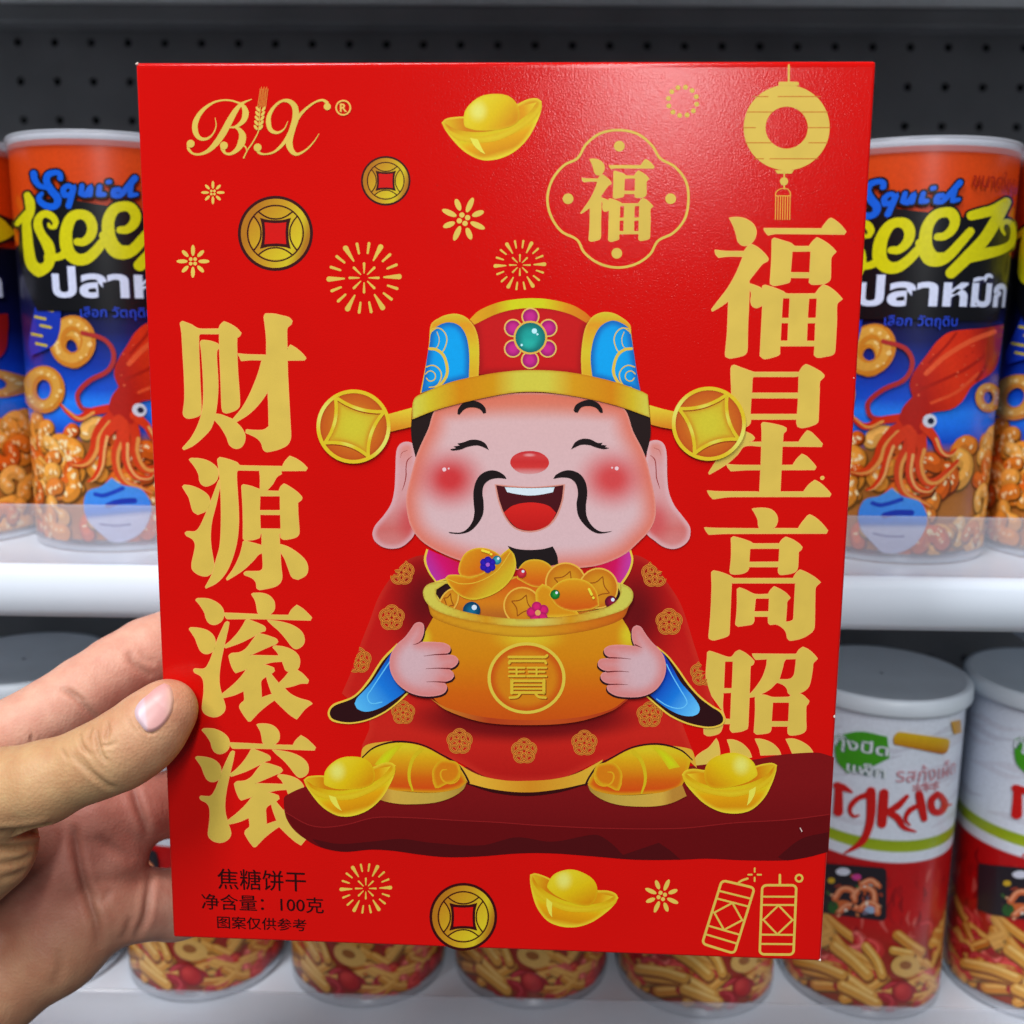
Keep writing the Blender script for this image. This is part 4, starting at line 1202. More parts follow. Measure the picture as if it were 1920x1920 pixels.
# ------------------------------------------------------------------ cans
def can_map(xc, yc, r, ztop, turn=0.0):
    """photo pixel -> (arc length, distance below top) on an upright can"""
    def to2(P):
        out = []
        for px, py in P:
            d = cray(px, py)
            ox, oy = CAMP.x - xc, CAMP.y - yc
            a = d.x * d.x + d.y * d.y; b = 2 * (ox * d.x + oy * d.y); c = ox * ox + oy * oy - r * r
            t = (-b - math.sqrt(max(0.0, b * b - 4 * a * c))) / (2 * a)
            x, y, zz = ox + t * d.x, oy + t * d.y, CAMP.z + t * d.z
            out.append((r * (math.atan2(x, -y) + turn), ztop - zz))
        return np.array(out)
    return to2


def can_to3(r, H):
    def f(S, h):
        th = S[:, 0] / r
        rr = r + 3e-5 + h
        return np.column_stack([rr * np.sin(th), -rr * np.cos(th), H - S[:, 1]])
    return f


def can_body(r, H, bands, bot=.004, n=120):
    """bands: [(depth below top, rgb)] colour along the height"""
    ds = sorted(set([0.0, H - bot] + [b[0] for b in bands] + list(np.linspace(0, H - bot, 60))))
    prof = [(r, H - d) for d in ds]
    v, f = lathe(prof, n)
    f = [q[::-1] for q in f]
    bd = [b[0] for b in bands]; bc = np.array([lin(b[1]) for b in bands])
    dd = H - np.array([p[2] for p in v])
    c = np.stack([np.interp(dd, bd, bc[:, i]) for i in range(3)], 1)
    return v, f, c


def lathe_obj(name, prof, mat, parent, n=96, smooth_=True):
    v, f = lathe(prof, n)
    return mesh_obj(name, v, [q[::-1] for q in f], mat, parent, smooth=smooth_)


# ---- tall cans on the upper shelf
UR, UY = 0.0400, 0.447
UTOP = CAMP.z + 0.0655
UH = UTOP - SHELF_Z
def edge_x(px, py, sg, yc, r):
    d = cray(px, py); nn = math.hypot(d.x, d.y)
    return CAMP.x + ((yc - CAMP.y) * d.x + sg * r * nn) / d.y
xl, xr = edge_x(27, 440, 1, UY, UR), edge_x(1900, 440, -1, UY, UR)
UP = (xr - xl) / 4
print('upper pitch', UP, xl, xr)
mR = can_map(xr, UY, UR, UTOP)
mL0 = can_map(xl, UY, UR, UTOP)
delta = (mR(np.array([[1679., 450.]]))[0, 0] - mL0(np.array([[150.5, 432.]]))[0, 0]) / UR
mL = can_map(xl, UY, UR, UTOP, delta)
print('turn', math.degrees(delta))
def dv(py, px=1750): return float(mR(np.array([[px, py]], float))[0, 1])

c0 = empty('snack_can', (xr, UY, SHELF_Z))
lidb = dv(283)
bands = [(0, (206, 210, 220)), (lidb * .5, (206, 210, 220)), (lidb * .52, (206, 66, 8)), (dv(470), (206, 62, 6)), (dv(474), (10, 10, 30)), (dv(560), (10, 12, 44)), (dv(640), (12, 20, 84)), (dv(700), (14, 50, 160)), (dv(750), (18, 80, 206)), (dv(775), (34, 128, 246)), (dv(800), (28, 116, 240)),
         (dv(830), (18, 74, 200)), (dv(850), (150, 90, 36)), (dv(1000), (176, 110, 44)), (dv(1045), (190, 120, 60)), (UH, (170, 100, 50))]
v, f, c = can_body(UR, UH, bands)
mesh_obj('can_body', v, f, M_LABEL, c0, c, smooth=True)
lathe_obj('lid', [(.001, UH + .0007), (UR - .004, UH + .0007), (UR - .002, UH + .0015), (UR + .0006, UH + .0012), (UR + .0012, UH), (UR + .0012, UH - lidb * .45), (UR + .0009, UH - lidb * .5), (UR + .0011, UH - lidb), (UR + .0003, UH - lidb - .0004)], M_LID, c0)
lathe_obj('base_rim', [(UR + .0003, .0052), (UR + .0008, .003), (UR + .0006, .0005), (UR - .002, .0), (.001, .0015)], M_TIN, c0)
U = Art(mR, can_to3(UR, UH))
U.DZ = 1.2e-5; U.maxseg = .0016
Zc, Zd, Ze, Zf = Zm(1580, 220, 5.647), Zm(0, 220, 5.647), Zm(1580, 700, 5.647), Zm(1280, 640, 3)
# snack heap all round
rnd = random.Random(3)
U.layer = 1
v0, v1 = dv(835), UH - .006
class ZS:
    k = 1.0
    def __call__(s, p): return np.asarray(p, float)
zs = ZS()
keep = U.to2
U.to2 = lambda P: P / 1000.0                     # heap is laid out straight on the sheet, millimetres
for k in range(200):
    s = rnd.uniform(-math.pi, math.pi) * UR * 1000
    v_ = (v0 - .001 + (v1 - v0 + .001) * (k / 200.0) ** 1.2 + rnd.uniform(-.004, .003)) * 1000
    v_ = min(v_, v1 * 1000 - 3)
    L = rnd.uniform(4.5, 7.5); a = rnd.uniform(0, 6.28); bend = rnd.uniform(.6, 4.2); w = rnd.uniform(5.0, 7.5)
    P = [(s + L * math.cos(a + t * bend) * .9, v_ + L * math.sin(a + t * bend) * .75) for t in (0, .25, .5, .75, 1)]
    P = [(x, min(y, v1 * 1000)) for x, y in P]
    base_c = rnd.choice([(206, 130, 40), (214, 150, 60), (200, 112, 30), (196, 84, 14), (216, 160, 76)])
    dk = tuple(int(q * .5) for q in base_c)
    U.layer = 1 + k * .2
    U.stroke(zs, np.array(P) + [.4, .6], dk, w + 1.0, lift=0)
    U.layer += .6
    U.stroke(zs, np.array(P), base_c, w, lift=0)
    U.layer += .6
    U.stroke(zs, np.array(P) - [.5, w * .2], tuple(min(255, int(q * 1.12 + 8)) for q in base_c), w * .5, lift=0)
    U.layer += .6
    for q in range(6):                               # crumbly bright flecks
        p = np.array(P[rnd.randrange(5)]) + [rnd.uniform(-1, 1), rnd.uniform(-1.6, .4)]
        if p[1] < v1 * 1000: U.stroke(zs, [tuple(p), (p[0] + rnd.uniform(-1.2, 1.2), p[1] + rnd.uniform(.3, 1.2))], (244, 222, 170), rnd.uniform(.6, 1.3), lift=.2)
U.to2 = keep
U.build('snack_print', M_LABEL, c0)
U.layer = 50
# flying rings
for cx, cy, r in ((1630, 668, 36), (1790 + 60, 745, 26)):
    U.ring(PX, (cx, cy), (r * .62, r * .75), r * .62, (200, 124, 34)); U.ring(PX, (cx - 2, cy - 2), (r * .62, r * .75), r * .34, (214, 156, 62))
    for q in range(14):
        aa = rnd.uniform(0, 6.28)
        U.circle(PX, (cx + r * .66 * math.cos(aa) + rnd.uniform(-3, 3), cy + r * .78 * math.sin(aa) + rnd.uniform(-3, 3)), r * rnd.uniform(.04, .1), (236, 200, 126), n=8, lift=.2)
    U.build('ring_print', M_LABEL, c0)
U.to2 = mL
for cx, cy, r in ((138, 640, 46), (85, 730, 42)):
    U.ring(PX, (cx, cy), (r * .62, r * .75), r * .62, (200, 124, 34)); U.ring(PX, (cx - 2, cy - 2), (r * .62, r * .75), r * .34, (214, 156, 62))
    for q in range(14):
        aa = rnd.uniform(0, 6.28)
        U.circle(PX, (cx + r * .66 * math.cos(aa) + rnd.uniform(-3, 3), cy + r * .78 * math.sin(aa) + rnd.uniform(-3, 3)), r * rnd.uniform(.04, .1), (236, 200, 126), n=8, lift=.2)
    U.build('ring_print', M_LABEL, c0)
U.shape(PX, "75,545 118,562 108,640 62,668 58,640", (20, 50, 170))
for a, b in ((84, 556), (92, 575), (78, 590), (88, 606), (72, 622), (80, 640)): U.stroke(PX, [(a - 8, b + 4), (a + 10, b + 8)], (196, 176, 40), 5, lift=.2)
U.build('flag_print', M_LABEL, c0)
# squid
U.to2 = mR
SQ, SQD = (206, 40, 12), (160, 24, 8)
U.stroke(Zf, "1130,0 1250,40 1290,120 1250,210 1130,270 1050,340 1050,400 1080,430 1200,440", (170, 44, 44), 26)
for s in ("600,470,90 400,500,80 250,560,70 130,480,50 60,400,20", "700,560,180 560,620,150 430,760,120 380,900,110 280,1020,90 180,1050,60 60,1030,24",
          "740,600,160 680,800,110 600,950,90 590,1130,80 650,1260,80 780,1330,60 900,1400,30", "800,600,150 830,800,100 800,950,90 850,1120,90 950,1150,90 1080,1050,70 1200,920,30"):
    U.stroke(Ze, vs(s), SQ, ops=[('lin', (500, 500), (500, 1300), [(0, (206, 40, 12)), (1, (212, 70, 24))])])
    q = vs(s)[1:]; q[:, 2] *= .4; q[:, 0] += 26; q[:, 1] += 8
    U.stroke(Ze, q, (222, 150, 74))
U.shape(PX, "1755,640 1740,660 1713,697 1705,720 1710,743 1693,763 1685,785 1700,805 1725,815 1735,800 1735,785 1747,773 1780,767 1800,753 1820,723 1860,693 1873,640 1877,608 1840,615 1780,622", SQ,
        [('lin', (1720, 700), (1860, 660), [(0, (176, 24, 10)), (.4, (214, 48, 16)), (.75, (206, 40, 12)), (1, (150, 20, 8))])], step=5)
for st, cl, w in (("1735,700 1770,668 1815,640 1860,622", (226, 84, 44), 9), ("1725,730 1765,712 1810,690 1850,660", (170, 26, 10), 6), ("1745,755 1790,735 1830,700", (222, 74, 36), 6), ("1790,625 1770,650 1740,680", (170, 26, 10), 5), ("1850,640 1846,680 1828,712", (150, 20, 8), 6)):
    U.stroke(PX, st, cl, w, lift=.4)
for sx in range(26):
    U.circle(PX, (rnd.uniform(1715, 1850), rnd.uniform(640, 750)), rnd.uniform(1.0, 2.4), rnd.choice([(176, 28, 12), (230, 96, 60)]), n=8, lift=.1, clip=smooth(pts("1755,640 1740,660 1713,697 1705,720 1710,743 1747,765 1800,753 1820,723 1860,693 1873,640 1877,608 1840,615 1780,622")))
for st in ("690,600,120 520,760,90 470,900,80 420,1080,70 330,1200,50 260,1230,20", "720,640,120 720,850,90 700,1050,80 760,1200,70 880,1240,50 960,1180,20", "860,560,110 960,680,80 1020,820,70 1100,860,50 1180,800,20"):
    U.stroke(Ze, vs(st), (214, 54, 18))
    q = vs(st)[1:]; q[:, 2] *= .34; q[:, 0] += 18; q[:, 1] += 10
    U.stroke(Ze, q, (230, 170, 100))
U.circle(Ze, (910, 500), 72, (206, 212, 226)); U.circle(Ze, (922, 502), 34, (30, 34, 60))
U.build('squid_print', M_LABEL, c0)
# blue badge
U.shape(Ze, "520,1210 620,1290 800,1350 860,1440 880,1530 860,1640 760,1800 600,1890 430,1890 330,1800 210,1660 175,1540 190,1420 250,1330 400,1290", (60, 140, 230),
        [('lin', (0, 1250), (0, 1860), [(0, (70, 146, 226)), (.5, (50, 130, 232)), (.58, (90, 130, 200)), (.62, (196, 202, 232)), (1, (186, 190, 220))])], step=5)
U.stroke(Ze, "320,1370 400,1390 500,1370 620,1330", (20, 60, 180), 44); U.stroke(Ze, "440,1500 560,1470 720,1470", (20, 50, 170), 60)
U.stroke(Ze, "330,1690 480,1720 640,1720", (120, 130, 180), 20)
U.build('badge_print', M_LABEL, c0)
# lettering
U.to2 = keep
sT = float(mL(np.array([[40., 450.]]))[0, 0]) * 1000; sZ = float(mR(np.array([[1886., 450.]]))[0, 0]) * 1000
U.to2 = lambda P: P / 1000.0
ya, yb, yc_ = dv(402) * 1000, dv(498) * 1000, dv(600) * 1000
U.shape(zs, [(sT + 6, ya + 2), (sT + 20, ya - 3), (sT + 40, ya - 1), (sZ - 24, ya + 1), (sZ - 6, ya - 3), (sZ + 1, ya + 4), (sZ + 1, yb), (sZ - 3, yc_), (sT + 10, yc_), (sT, yb)], (8, 8, 14))
U.to2 = mL
YE, BLU = (206, 200, 8), (10, 92, 216)
letL = ["330,1000,60 260,1080,60 215,1130,50", "320,830,70 345,900,95 350,1000,85 315,1100,80 320,1250,95 335,1400,100 365,1550,110 440,1630,120 530,1570,100 555,1450,100 530,1350,110 470,1250,85 430,1150,85 440,1070,75 500,1025,70 570,1050,70 610,1110,60 600,1165,45 555,1165,35 540,1135,30",
        "540,1480,90 640,1480,70 700,1450,80", "830,1320,70 900,1320,80 970,1250,95 985,1150,100 940,1060,100 860,1030,95 780,1060,105 730,1160,115 715,1280,120 740,1420,120 820,1500,115 920,1500,110 1010,1430,100 1090,1330,90",
        "1270,1195,70 1340,1190,80 1410,1130,95 1430,1040,100 1380,960,100 1300,945,95 1210,980,105 1155,1080,115 1150,1200,120 1180,1320,120 1260,1410,115 1350,1420,110"]
letR = ["820,1340,100 900,1500,115 1000,1520,110 1100,1470,100 1220,1340,90 1330,1210,80", "1340,1045,90 1450,1015,100 1560,985,100 1700,900,90", "1690,920,95 1600,1080,110 1480,1280,115 1330,1450,120 1130,1650,105", "1330,1480,110 1500,1440,110 1650,1400,90 1750,1330,70 1770,1200,50 1740,1120,55 1680,1110,50 1650,1170,40 1680,1240,25"]
squ = ["385,600,60 400,670,55 450,730,45 520,750,40", "660,650,50 650,600,45 590,590,50 530,620,60 520,690,60 570,780,65 630,860,65 620,930,60 560,950,60 480,920,55 440,860,50 470,810,35", "790,760,40 740,730,45 690,770,50 700,830,50 760,820,45 800,740,50 770,850,50 745,940,55",
       "880,730,45 870,810,50 920,830,45 970,740,50 960,820,50", "1060,740,45 1050,820,50 1110,820,40", "1260,770,45 1210,780,50 1200,830,45 1270,830,45 1330,760,50 1420,650,60", "1380,720,50 1370,830,45 1440,820,35", "1145,690,40 1165,688,40"]
L0 = U.layer
for S_, m_, z_ in ((letL, mL, Zd), (letR, mR, Zc), (squ, mL, Zd)):
    U.to2 = m_
    for s in S_:
        q = vs(s); q[:, 2] += 55
        U.layer = L0; U.stroke(z_, q, (8, 8, 16))
U.layer = L0 + 1.2
for S_, m_, z_, col in ((letL, mL, Zd, YE), (letR, mR, Zc, YE), (squ, mL, Zd, BLU)):
    U.to2 = m_
    for s in S_:
        q = vs(s); q[:, 2] *= 1.2 if col == BLU else 1.08
        U.stroke(z_, q, col, lift=.6)
U.build('brand_lettering', M_LABEL, c0)
U.to2 = mR
U.text(PX, 'ปลาหมึก', (1612, 510), (1879, 578), (24, 24, 60), offset=.05)
U.text(PX, 'ปลาหมึก', (1614, 512), (1877, 577), (206, 214, 240), offset=.036)
U.build('thai_lettering', M_LABEL, c0)
U.text(PX, 'เลือก วัตถุดิบ', (1660, 590), (1790, 618), (34, 66, 196), offset=.01)
U.build('thai_lettering', M_LABEL, c0)
U.text(PX, 'ขนาดใหญ่', (1822, 318), (1899, 366), (150, 26, 6), offset=.012)
U.build('thai_lettering', M_LABEL, c0)

GU = 'tall squid snack cans in a row on the upper shelf'
LU = 'tall orange and dark blue can of squid snacks on the upper shelf'
tag(c0, LU, 'can', GU)
c0['label'] = 'tall squid snack can turned to show the end of its yellow name'
for k in (-1, 0, 1, 2, 3, 5):
    o = copy_tree(c0)
    o.location = (xl + UP * k, UY + (0.0 if k in (0, 4) else rnd.uniform(-.003, .002)), SHELF_Z)
    o['label'] = 'tall squid snack can turned to show the first letters of its yellow name' if k == 0 else LU
    o.rotation_euler = (0, 0, -delta if k == 0 else rnd.uniform(-.5, .5) if k not in (5, -1) else {5: -.25, -1: .35}[k])

# ---- white lidded cans on the lower shelf
LR, LRL, LY = 0.0362, 0.0386, 0.447
LTOP = CAMP.z - 0.158
LH = LTOP - LOW_Z
d_ = cray(1609, 1790)
xk = CAMP.x + (LY - CAMP.y) * d_.x / d_.y
LP = 0.0785
mK = can_map(xk, LY, LR, LTOP)
def dk_(py, px=1647): return float(mK(np.array([[px, py]], float))[0, 1])
k0 = empty('snack_can', (xk, LY, LOW_Z))
WB = (222, 229, 242)
bands = [(0, WB), (dk_(1572), WB), (dk_(1575), (150, 172, 20)), (dk_(1594), (160, 180, 30)), (dk_(1597), WB), (dk_(1614), WB), (dk_(1617), (186, 14, 18)), (dk_(1720), (192, 14, 16)), (dk_(1790), (150, 36, 24)), (LH, (140, 56, 30))]
v, f, c = can_body(LR, LH, bands)
mesh_obj('can_body', v, f, M_LABEL, k0, c, smooth=True)
lathe_obj('lid', [(.001, LH - .0009), (LRL - .0046, LH - .0009), (LRL - .0038, LH - .0003), (LRL - .003, LH), (LRL - .0010, LH), (LRL, LH - .0012), (LRL + .0002, LH - .0062), (LRL - .0004, LH - .0072), (LR + .0006, LH - .0075), (LR + .0002, LH - .008)], M_GREYLID, k0)
lathe_obj('base_rim', [(LR + .0003, .0052), (LR + .0008, .003), (LR + .0006, .0005), (LR - .002, .0), (.001, .0015)], M_TIN, k0)
Kk = Art(mK, can_to3(LR, LH)); Kk.DZ = 1.2e-5; Kk.maxseg = .0016
Zg, Zh = Zm(1540, 1180, 5.05), Zm(1280, 1280, 3)
Kk.to2 = lambda P: P / 1000.0
Kk.layer = 1
for k in range(40):                                # faint grey swirls in the white band
    s = rnd.uniform(-3.14, 3.14) * LR * 1000; v_ = rnd.uniform(.014, dk_(1560)) * 1000
    Kk.stroke(zs, [(s - 14, v_ + 1, .8), (s - 5, v_ - .8, 3.2), (s + 6, v_ - .2, 2.6), (s + 15, v_ - 2.5, .6)], rnd.choice([(212, 215, 228), (206, 210, 224)]), lift=.05)
Kk.build('swirl_print', M_LABEL, k0)
Kk.layer = 3
v0, v1 = dk_(1735), LH - .006
for k in range(230):
    s = rnd.uniform(-math.pi, math.pi) * LR * 1000
    t = (k / 230.0) ** .75
    v_ = (v0 + .004 + (v1 - v0 - .004) * t) * 1000
    kind = rnd.random()
    Kk.layer = 3 + k * .15
    if kind < .46:
        L = rnd.uniform(14, 24); a = rnd.uniform(.1, .9) if rnd.random() < .75 else rnd.uniform(-.9, 0); w = rnd.uniform(3.8, 5.2)
        P = np.array([(s - L / 2 * math.cos(a), v_ - L / 2 * math.sin(a)), (s, v_ + rnd.uniform(-.6, .6)), (s + L / 2 * math.cos(a), v_ + L / 2 * math.sin(a))])
        P[:, 1] = np.minimum(P[:, 1], v1 * 1000)
        cb = rnd.choice([(198, 128, 44), (206, 142, 54), (186, 106, 32), (210, 156, 76)])
        Kk.stroke(zs, P + [.3, .6], tuple(int(q * .5) for q in cb), w + .6, lift=0); Kk.layer += .6
        Kk.stroke(zs, P, cb, w, lift=0); Kk.layer += .6
        Kk.stroke(zs, P - [0, w * .22], (222, 170, 88), w * .32, lift=0)
    elif kind < .56:
        r_ = rnd.uniform(3, 4.6); v_ = min(v_, v1 * 1000 - r_)
        Kk.circle(zs, (s, v_), r_, (186, 18, 24), [('rad', (s - r_ * .3, v_ - r_ * .3), (r_, r_), (216, 60, 56), .05, .9, .9), ('edge', r_ * .5, (110, 6, 14), .8)], lift=0, step=.8)
    else:
        a = rnd.uniform(0, 6.28); P = np.array([(s + 5 * math.cos(a + t), v_ + 4 * math.sin(a + t)) for t in (0, .6, 1.2, 1.8, 2.4)]); P[:, 1] = np.minimum(P[:, 1], v1 * 1000)
        cr = rnd.choice([(176, 24, 28), (190, 44, 40), (156, 18, 28), (200, 84, 76)])
        Kk.stroke(zs, P, cr, 4.6, lift=0); Kk.layer += .6
        Kk.stroke(zs, P - [.4, .9], tuple(min(255, q + 34) for q in cr), 1.3, lift=0)
for k in range(150):                               # red pepper print mixed with painted plastic reflection streaks, on the red band
    s = rnd.uniform(-math.pi, math.pi) * LR * 1000
    v_ = rnd.uniform(dk_(1625) + .003, dk_(1760)) * 1000
    L = rnd.uniform(3, 9); w = rnd.uniform(1.0, 3.6)
    Kk.layer = 1.2 + k * .01
    Kk.stroke(zs, [(s, v_ - L / 2, w * .3), (s + rnd.uniform(-1.5, 1.5), v_, w), (s + rnd.uniform(-3, 3), v_ + L / 2, w * .3)], rnd.choice([(186, 20, 22), (150, 10, 16), (196, 40, 36), (140, 10, 18), (206, 84, 76), (170, 14, 18)]), lift=0)
Kk.to2 = mK
Kk.layer = 36
for s, w in (("700,1600 900,1650 1060,1760", 70), ("650,1560 780,1590 900,1640", 56), ("860,1480 960,1560 1040,1640", 64), ("900,1700 1000,1750 1090,1800", 60), ("1030,1480 1090,1560 1120,1640", 50), ("1180,1500 1280,1520", 44)):
    Kk.stroke(Zh, pts(s) + [4, 14], (130, 70, 24), w + 8, lift=.5); Kk.stroke(Zh, s, (208, 150, 62), w, lift=.7); Kk.stroke(Zh, pts(s) - [0, w * .22], (230, 190, 110), w * .3, lift=.5)
Kk.circle(Zh, (1250, 1590), (80, 62), (210, 166, 90), lift=.7); Kk.circle(Zh, (1250, 1585), (34, 24), (150, 90, 40), lift=.7)
Kk.circle(Zh, (1235, 1735), 62, (176, 18, 24), [('rad', (1218, 1716), (60, 60), (206, 60, 56), .05, .9, .9), ('edge', 24, (110, 8, 16), .8)], lift=1, step=3)
Kk.build('snack_print', M_LABEL, k0)
Kk.shape(Zh, "780,1010 1125,1038 1145,1060 1145,1320 1120,1335 780,1290 700,1260 700,1000", (36, 30, 38))
for c_, r_, col in (((900, 1250), (60, 30), (200, 100, 50)), ((1060, 1270), (40, 24), (150, 170, 200)), ((905, 1060), (40, 22), (206, 210, 226)), ((980, 1090), (26, 18), (200, 60, 140)), ((1050, 1120), (36, 24), (120, 150, 150)), ((850, 1260), (30, 36), (40, 90, 40)), ((840, 1110), (20, 16), (206, 170, 40))):
    Kk.circle(Zh, c_, r_, col, lift=.3)
for st in ("860,1210 900,1160 960,1170 970,1220", "960,1200 1010,1150 1070,1170 1080,1225", "1000,1270 1040,1235 1090,1250 1095,1290", "880,1290 930,1250 985,1265", "1010,1130 1060,1110 1100,1140"):
    Kk.stroke(Zh, st, (206, 104, 60), 34, lift=.3); Kk.stroke(Zh, pts(st) - [2, 6], (230, 160, 120), 12, lift=.3)
for k in range(30):
    Kk.circle(Zh, (rnd.uniform(815, 1125), rnd.uniform(1130, 1310) if k % 3 else rnd.uniform(1050, 1310)), (rnd.uniform(6, 18), rnd.uniform(4, 10)), rnd.choice([(206, 120, 70), (226, 170, 130), (190, 84, 40), (60, 100, 50), (150, 60, 40), (226, 214, 200), (70, 50, 50), (120, 110, 130)]), n=10, rot=rnd.uniform(0, 3), lift=.12)
Kk.build('dish_picture', M_LABEL, k0)
Kk.shape(Zg, "690,1000 740,965 1180,1030 1202,1060 1180,1150 1130,1175 690,1085 680,1050", (214, 170, 20), [('lin', (900, 980), (880, 1150), [(0, (222, 184, 30)), (.6, (206, 150, 16)), (1, (170, 90, 10))])], step=4)
Kk.shape(Zg, "1215,870 1300,850 1312,970 1240,990", (206, 150, 40))
Kk.build('stick_print', M_LABEL, k0)
Kk.shape(Zh, "860,300 1000,272 1150,300 1162,420 1060,470 930,505 870,430", (66, 156, 24))
for off, col in ((.045, (60, 96, 90)), (.012, (222, 230, 236))):
    Kk.text(Zh, 'กุ้งปีด', (862, 272), (1152, 432), col, offset=off)
    Kk.text(Zh, 'แพ็ก', (930, 428), (1142, 534), col, offset=off)
Kk.build('green_logo', M_LABEL, k0)
Kk.text(Zg, 'รสกุ้งเผ็ด', (715, 1280), (1240, 1400), (206, 140, 150), offset=.0)
Kk.text(Zg, '***', (860, 1450), (1100, 1510), (206, 90, 96), offset=.0)
Kk.build('thai_lettering', M_LABEL, k0)
for s in ("870,575,30 910,588,30 955,612,10", "880,575,30 882,640,36 880,722,42", "1062,625,30 1000,640,22 955,680,24 945,720,16 965,748,14 992,742,9", "1060,608,40 1062,700,40 1050,800,34 1010,890,30 915,955,8",
          "1132,618,40 1126,700,42 1120,788,40", "1258,635,18 1205,690,30 1150,722,22", "1150,720,26 1205,755,32 1240,808,22 1305,832,8", "1326,625,34 1338,690,36 1352,760,28", "1330,680,20 1272,715,24 1250,765,16 1272,795,9", "1425,622,26 1392,660,30 1402,716,30 1442,722,28 1466,672,28 1440,628,24", "1466,690,14 1500,680,8"):
    q = vs(s); q[:, 2] *= 1.3
    Kk.stroke(Zh, q, (206, 22, 18), lift=.5)
Kk.build('brand_lettering', M_LABEL, k0)
GL = 'white lidded snack cans in rows on the lower shelf'
LL = 'white lidded can with red lettering and red base on the lower shelf'
tag(k0, 'white lidded can with green logo and dark dish picture facing the aisle', 'can', GL)
for k in range(-6, 3):
    if k == 0: continue
    o = copy_tree(k0)
    o['label'] = LL
    o.location = (xk + LP * k, LY + (rnd.uniform(-.002, .002) if k != 1 else 0), LOW_Z)
    o.rotation_euler = (0, 0, -.03 if k == 1 else rnd.uniform(-.45, .45))

# ------------------------------------------------------------------ the hand
TAN, TIP, IDX, MID, PLM, HEL = (196, 156, 112), (202, 148, 118), (212, 162, 140), (180, 116, 100), (160, 98, 80), (186, 138, 106)  # palm and middle finger tones deepened, shade under the thumb put into the colour
def chain(cols, *p): return [(p[i], p[i + 1], cols[min(i, len(cols) - 1)]) for i in range(len(p) - 1)]
PR = []
PR += chain([TIP, TIP, TAN], (314, 1329, 55, .3022), (288, 1357, 62, .3005), (258, 1387, 66, .2990), (217, 1412, 67, .2975), (165, 1434, 64, .2970), (82, 1467, 72, .2970), (0, 1487, 78, .2985), (-110, 1530, 92, .3040), (-190, 1600, 105, .3150))
PR += chain([TAN], (-34, 1588, 98, .3070), (-170, 1680, 120, .325))
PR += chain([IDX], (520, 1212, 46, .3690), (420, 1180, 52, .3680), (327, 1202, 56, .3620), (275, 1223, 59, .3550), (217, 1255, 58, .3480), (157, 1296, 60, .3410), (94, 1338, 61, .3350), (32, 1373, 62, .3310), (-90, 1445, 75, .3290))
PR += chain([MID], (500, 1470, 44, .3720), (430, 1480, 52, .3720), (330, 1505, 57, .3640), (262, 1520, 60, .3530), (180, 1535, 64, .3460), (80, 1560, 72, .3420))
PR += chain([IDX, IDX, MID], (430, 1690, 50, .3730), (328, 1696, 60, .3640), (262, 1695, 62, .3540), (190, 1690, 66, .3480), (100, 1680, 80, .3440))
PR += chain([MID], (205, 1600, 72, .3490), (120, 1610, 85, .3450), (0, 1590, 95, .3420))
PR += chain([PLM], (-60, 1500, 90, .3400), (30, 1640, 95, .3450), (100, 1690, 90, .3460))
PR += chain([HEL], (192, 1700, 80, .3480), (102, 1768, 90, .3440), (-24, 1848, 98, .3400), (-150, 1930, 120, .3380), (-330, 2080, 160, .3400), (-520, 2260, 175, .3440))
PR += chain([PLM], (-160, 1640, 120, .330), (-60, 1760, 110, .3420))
CONES = []
for a_, b_, col in PR:
    CONES.append((np.array(pix(*a_[:2], a_[3])), np.array(pix(*b_[:2], b_[3])), a_[2] * a_[3] / FPX, b_[2] * b_[3] / FPX, lin(col)))
KS = .0045


def cone_d(P, c):
    a, b, ra, rb, _ = c
    v = b - a
    t = np.clip(((P - a) @ v) / (v @ v), 0, 1)
    return np.linalg.norm(P - a - t[..., None] * v, axis=-1) - (ra + t * (rb - ra))


def sdf(P):
    d = None
    for c in CONES:
        e = cone_d(P, c)
        if d is None: d = e; continue
        h = np.clip(.5 + .5 * (e - d) / KS, 0, 1)
        d = e * (1 - h) + d * h - KS * h * (1 - h)
    return d


hh = .00065
lo = np.min([np.minimum(c[0] - c[2], c[1] - c[3]) for c in CONES], 0) - .004
hi = np.max([np.maximum(c[0] + c[2], c[1] + c[3]) for c in CONES], 0) + .004
dim = np.ceil((hi - lo) / hh).astype(int) + 1
ax = [lo[i] + hh * np.arange(dim[i]) for i in range(3)]
F = np.full(dim, .02, np.float32)
for c in CONES:
    m = .010
    l_ = np.minimum(c[0] - c[2], c[1] - c[3]) - m; h_ = np.maximum(c[0] + c[2], c[1] + c[3]) + m
    i0 = np.maximum(((l_ - lo) / hh).astype(int), 0); i1 = np.minimum(((h_ - lo) / hh).astype(int) + 2, dim)
    sl = tuple(slice(i0[i], i1[i]) for i in range(3))
    G = np.stack(np.meshgrid(*[ax[i][sl[i]] for i in range(3)], indexing='ij'), -1)
    e = cone_d(G, c).astype(np.float32)
    d = F[sl]
    h = np.clip(.5 + .5 * (e - d) / KS, 0, 1)
    F[sl] = e * (1 - h) + d * h - KS * h * (1 - h)


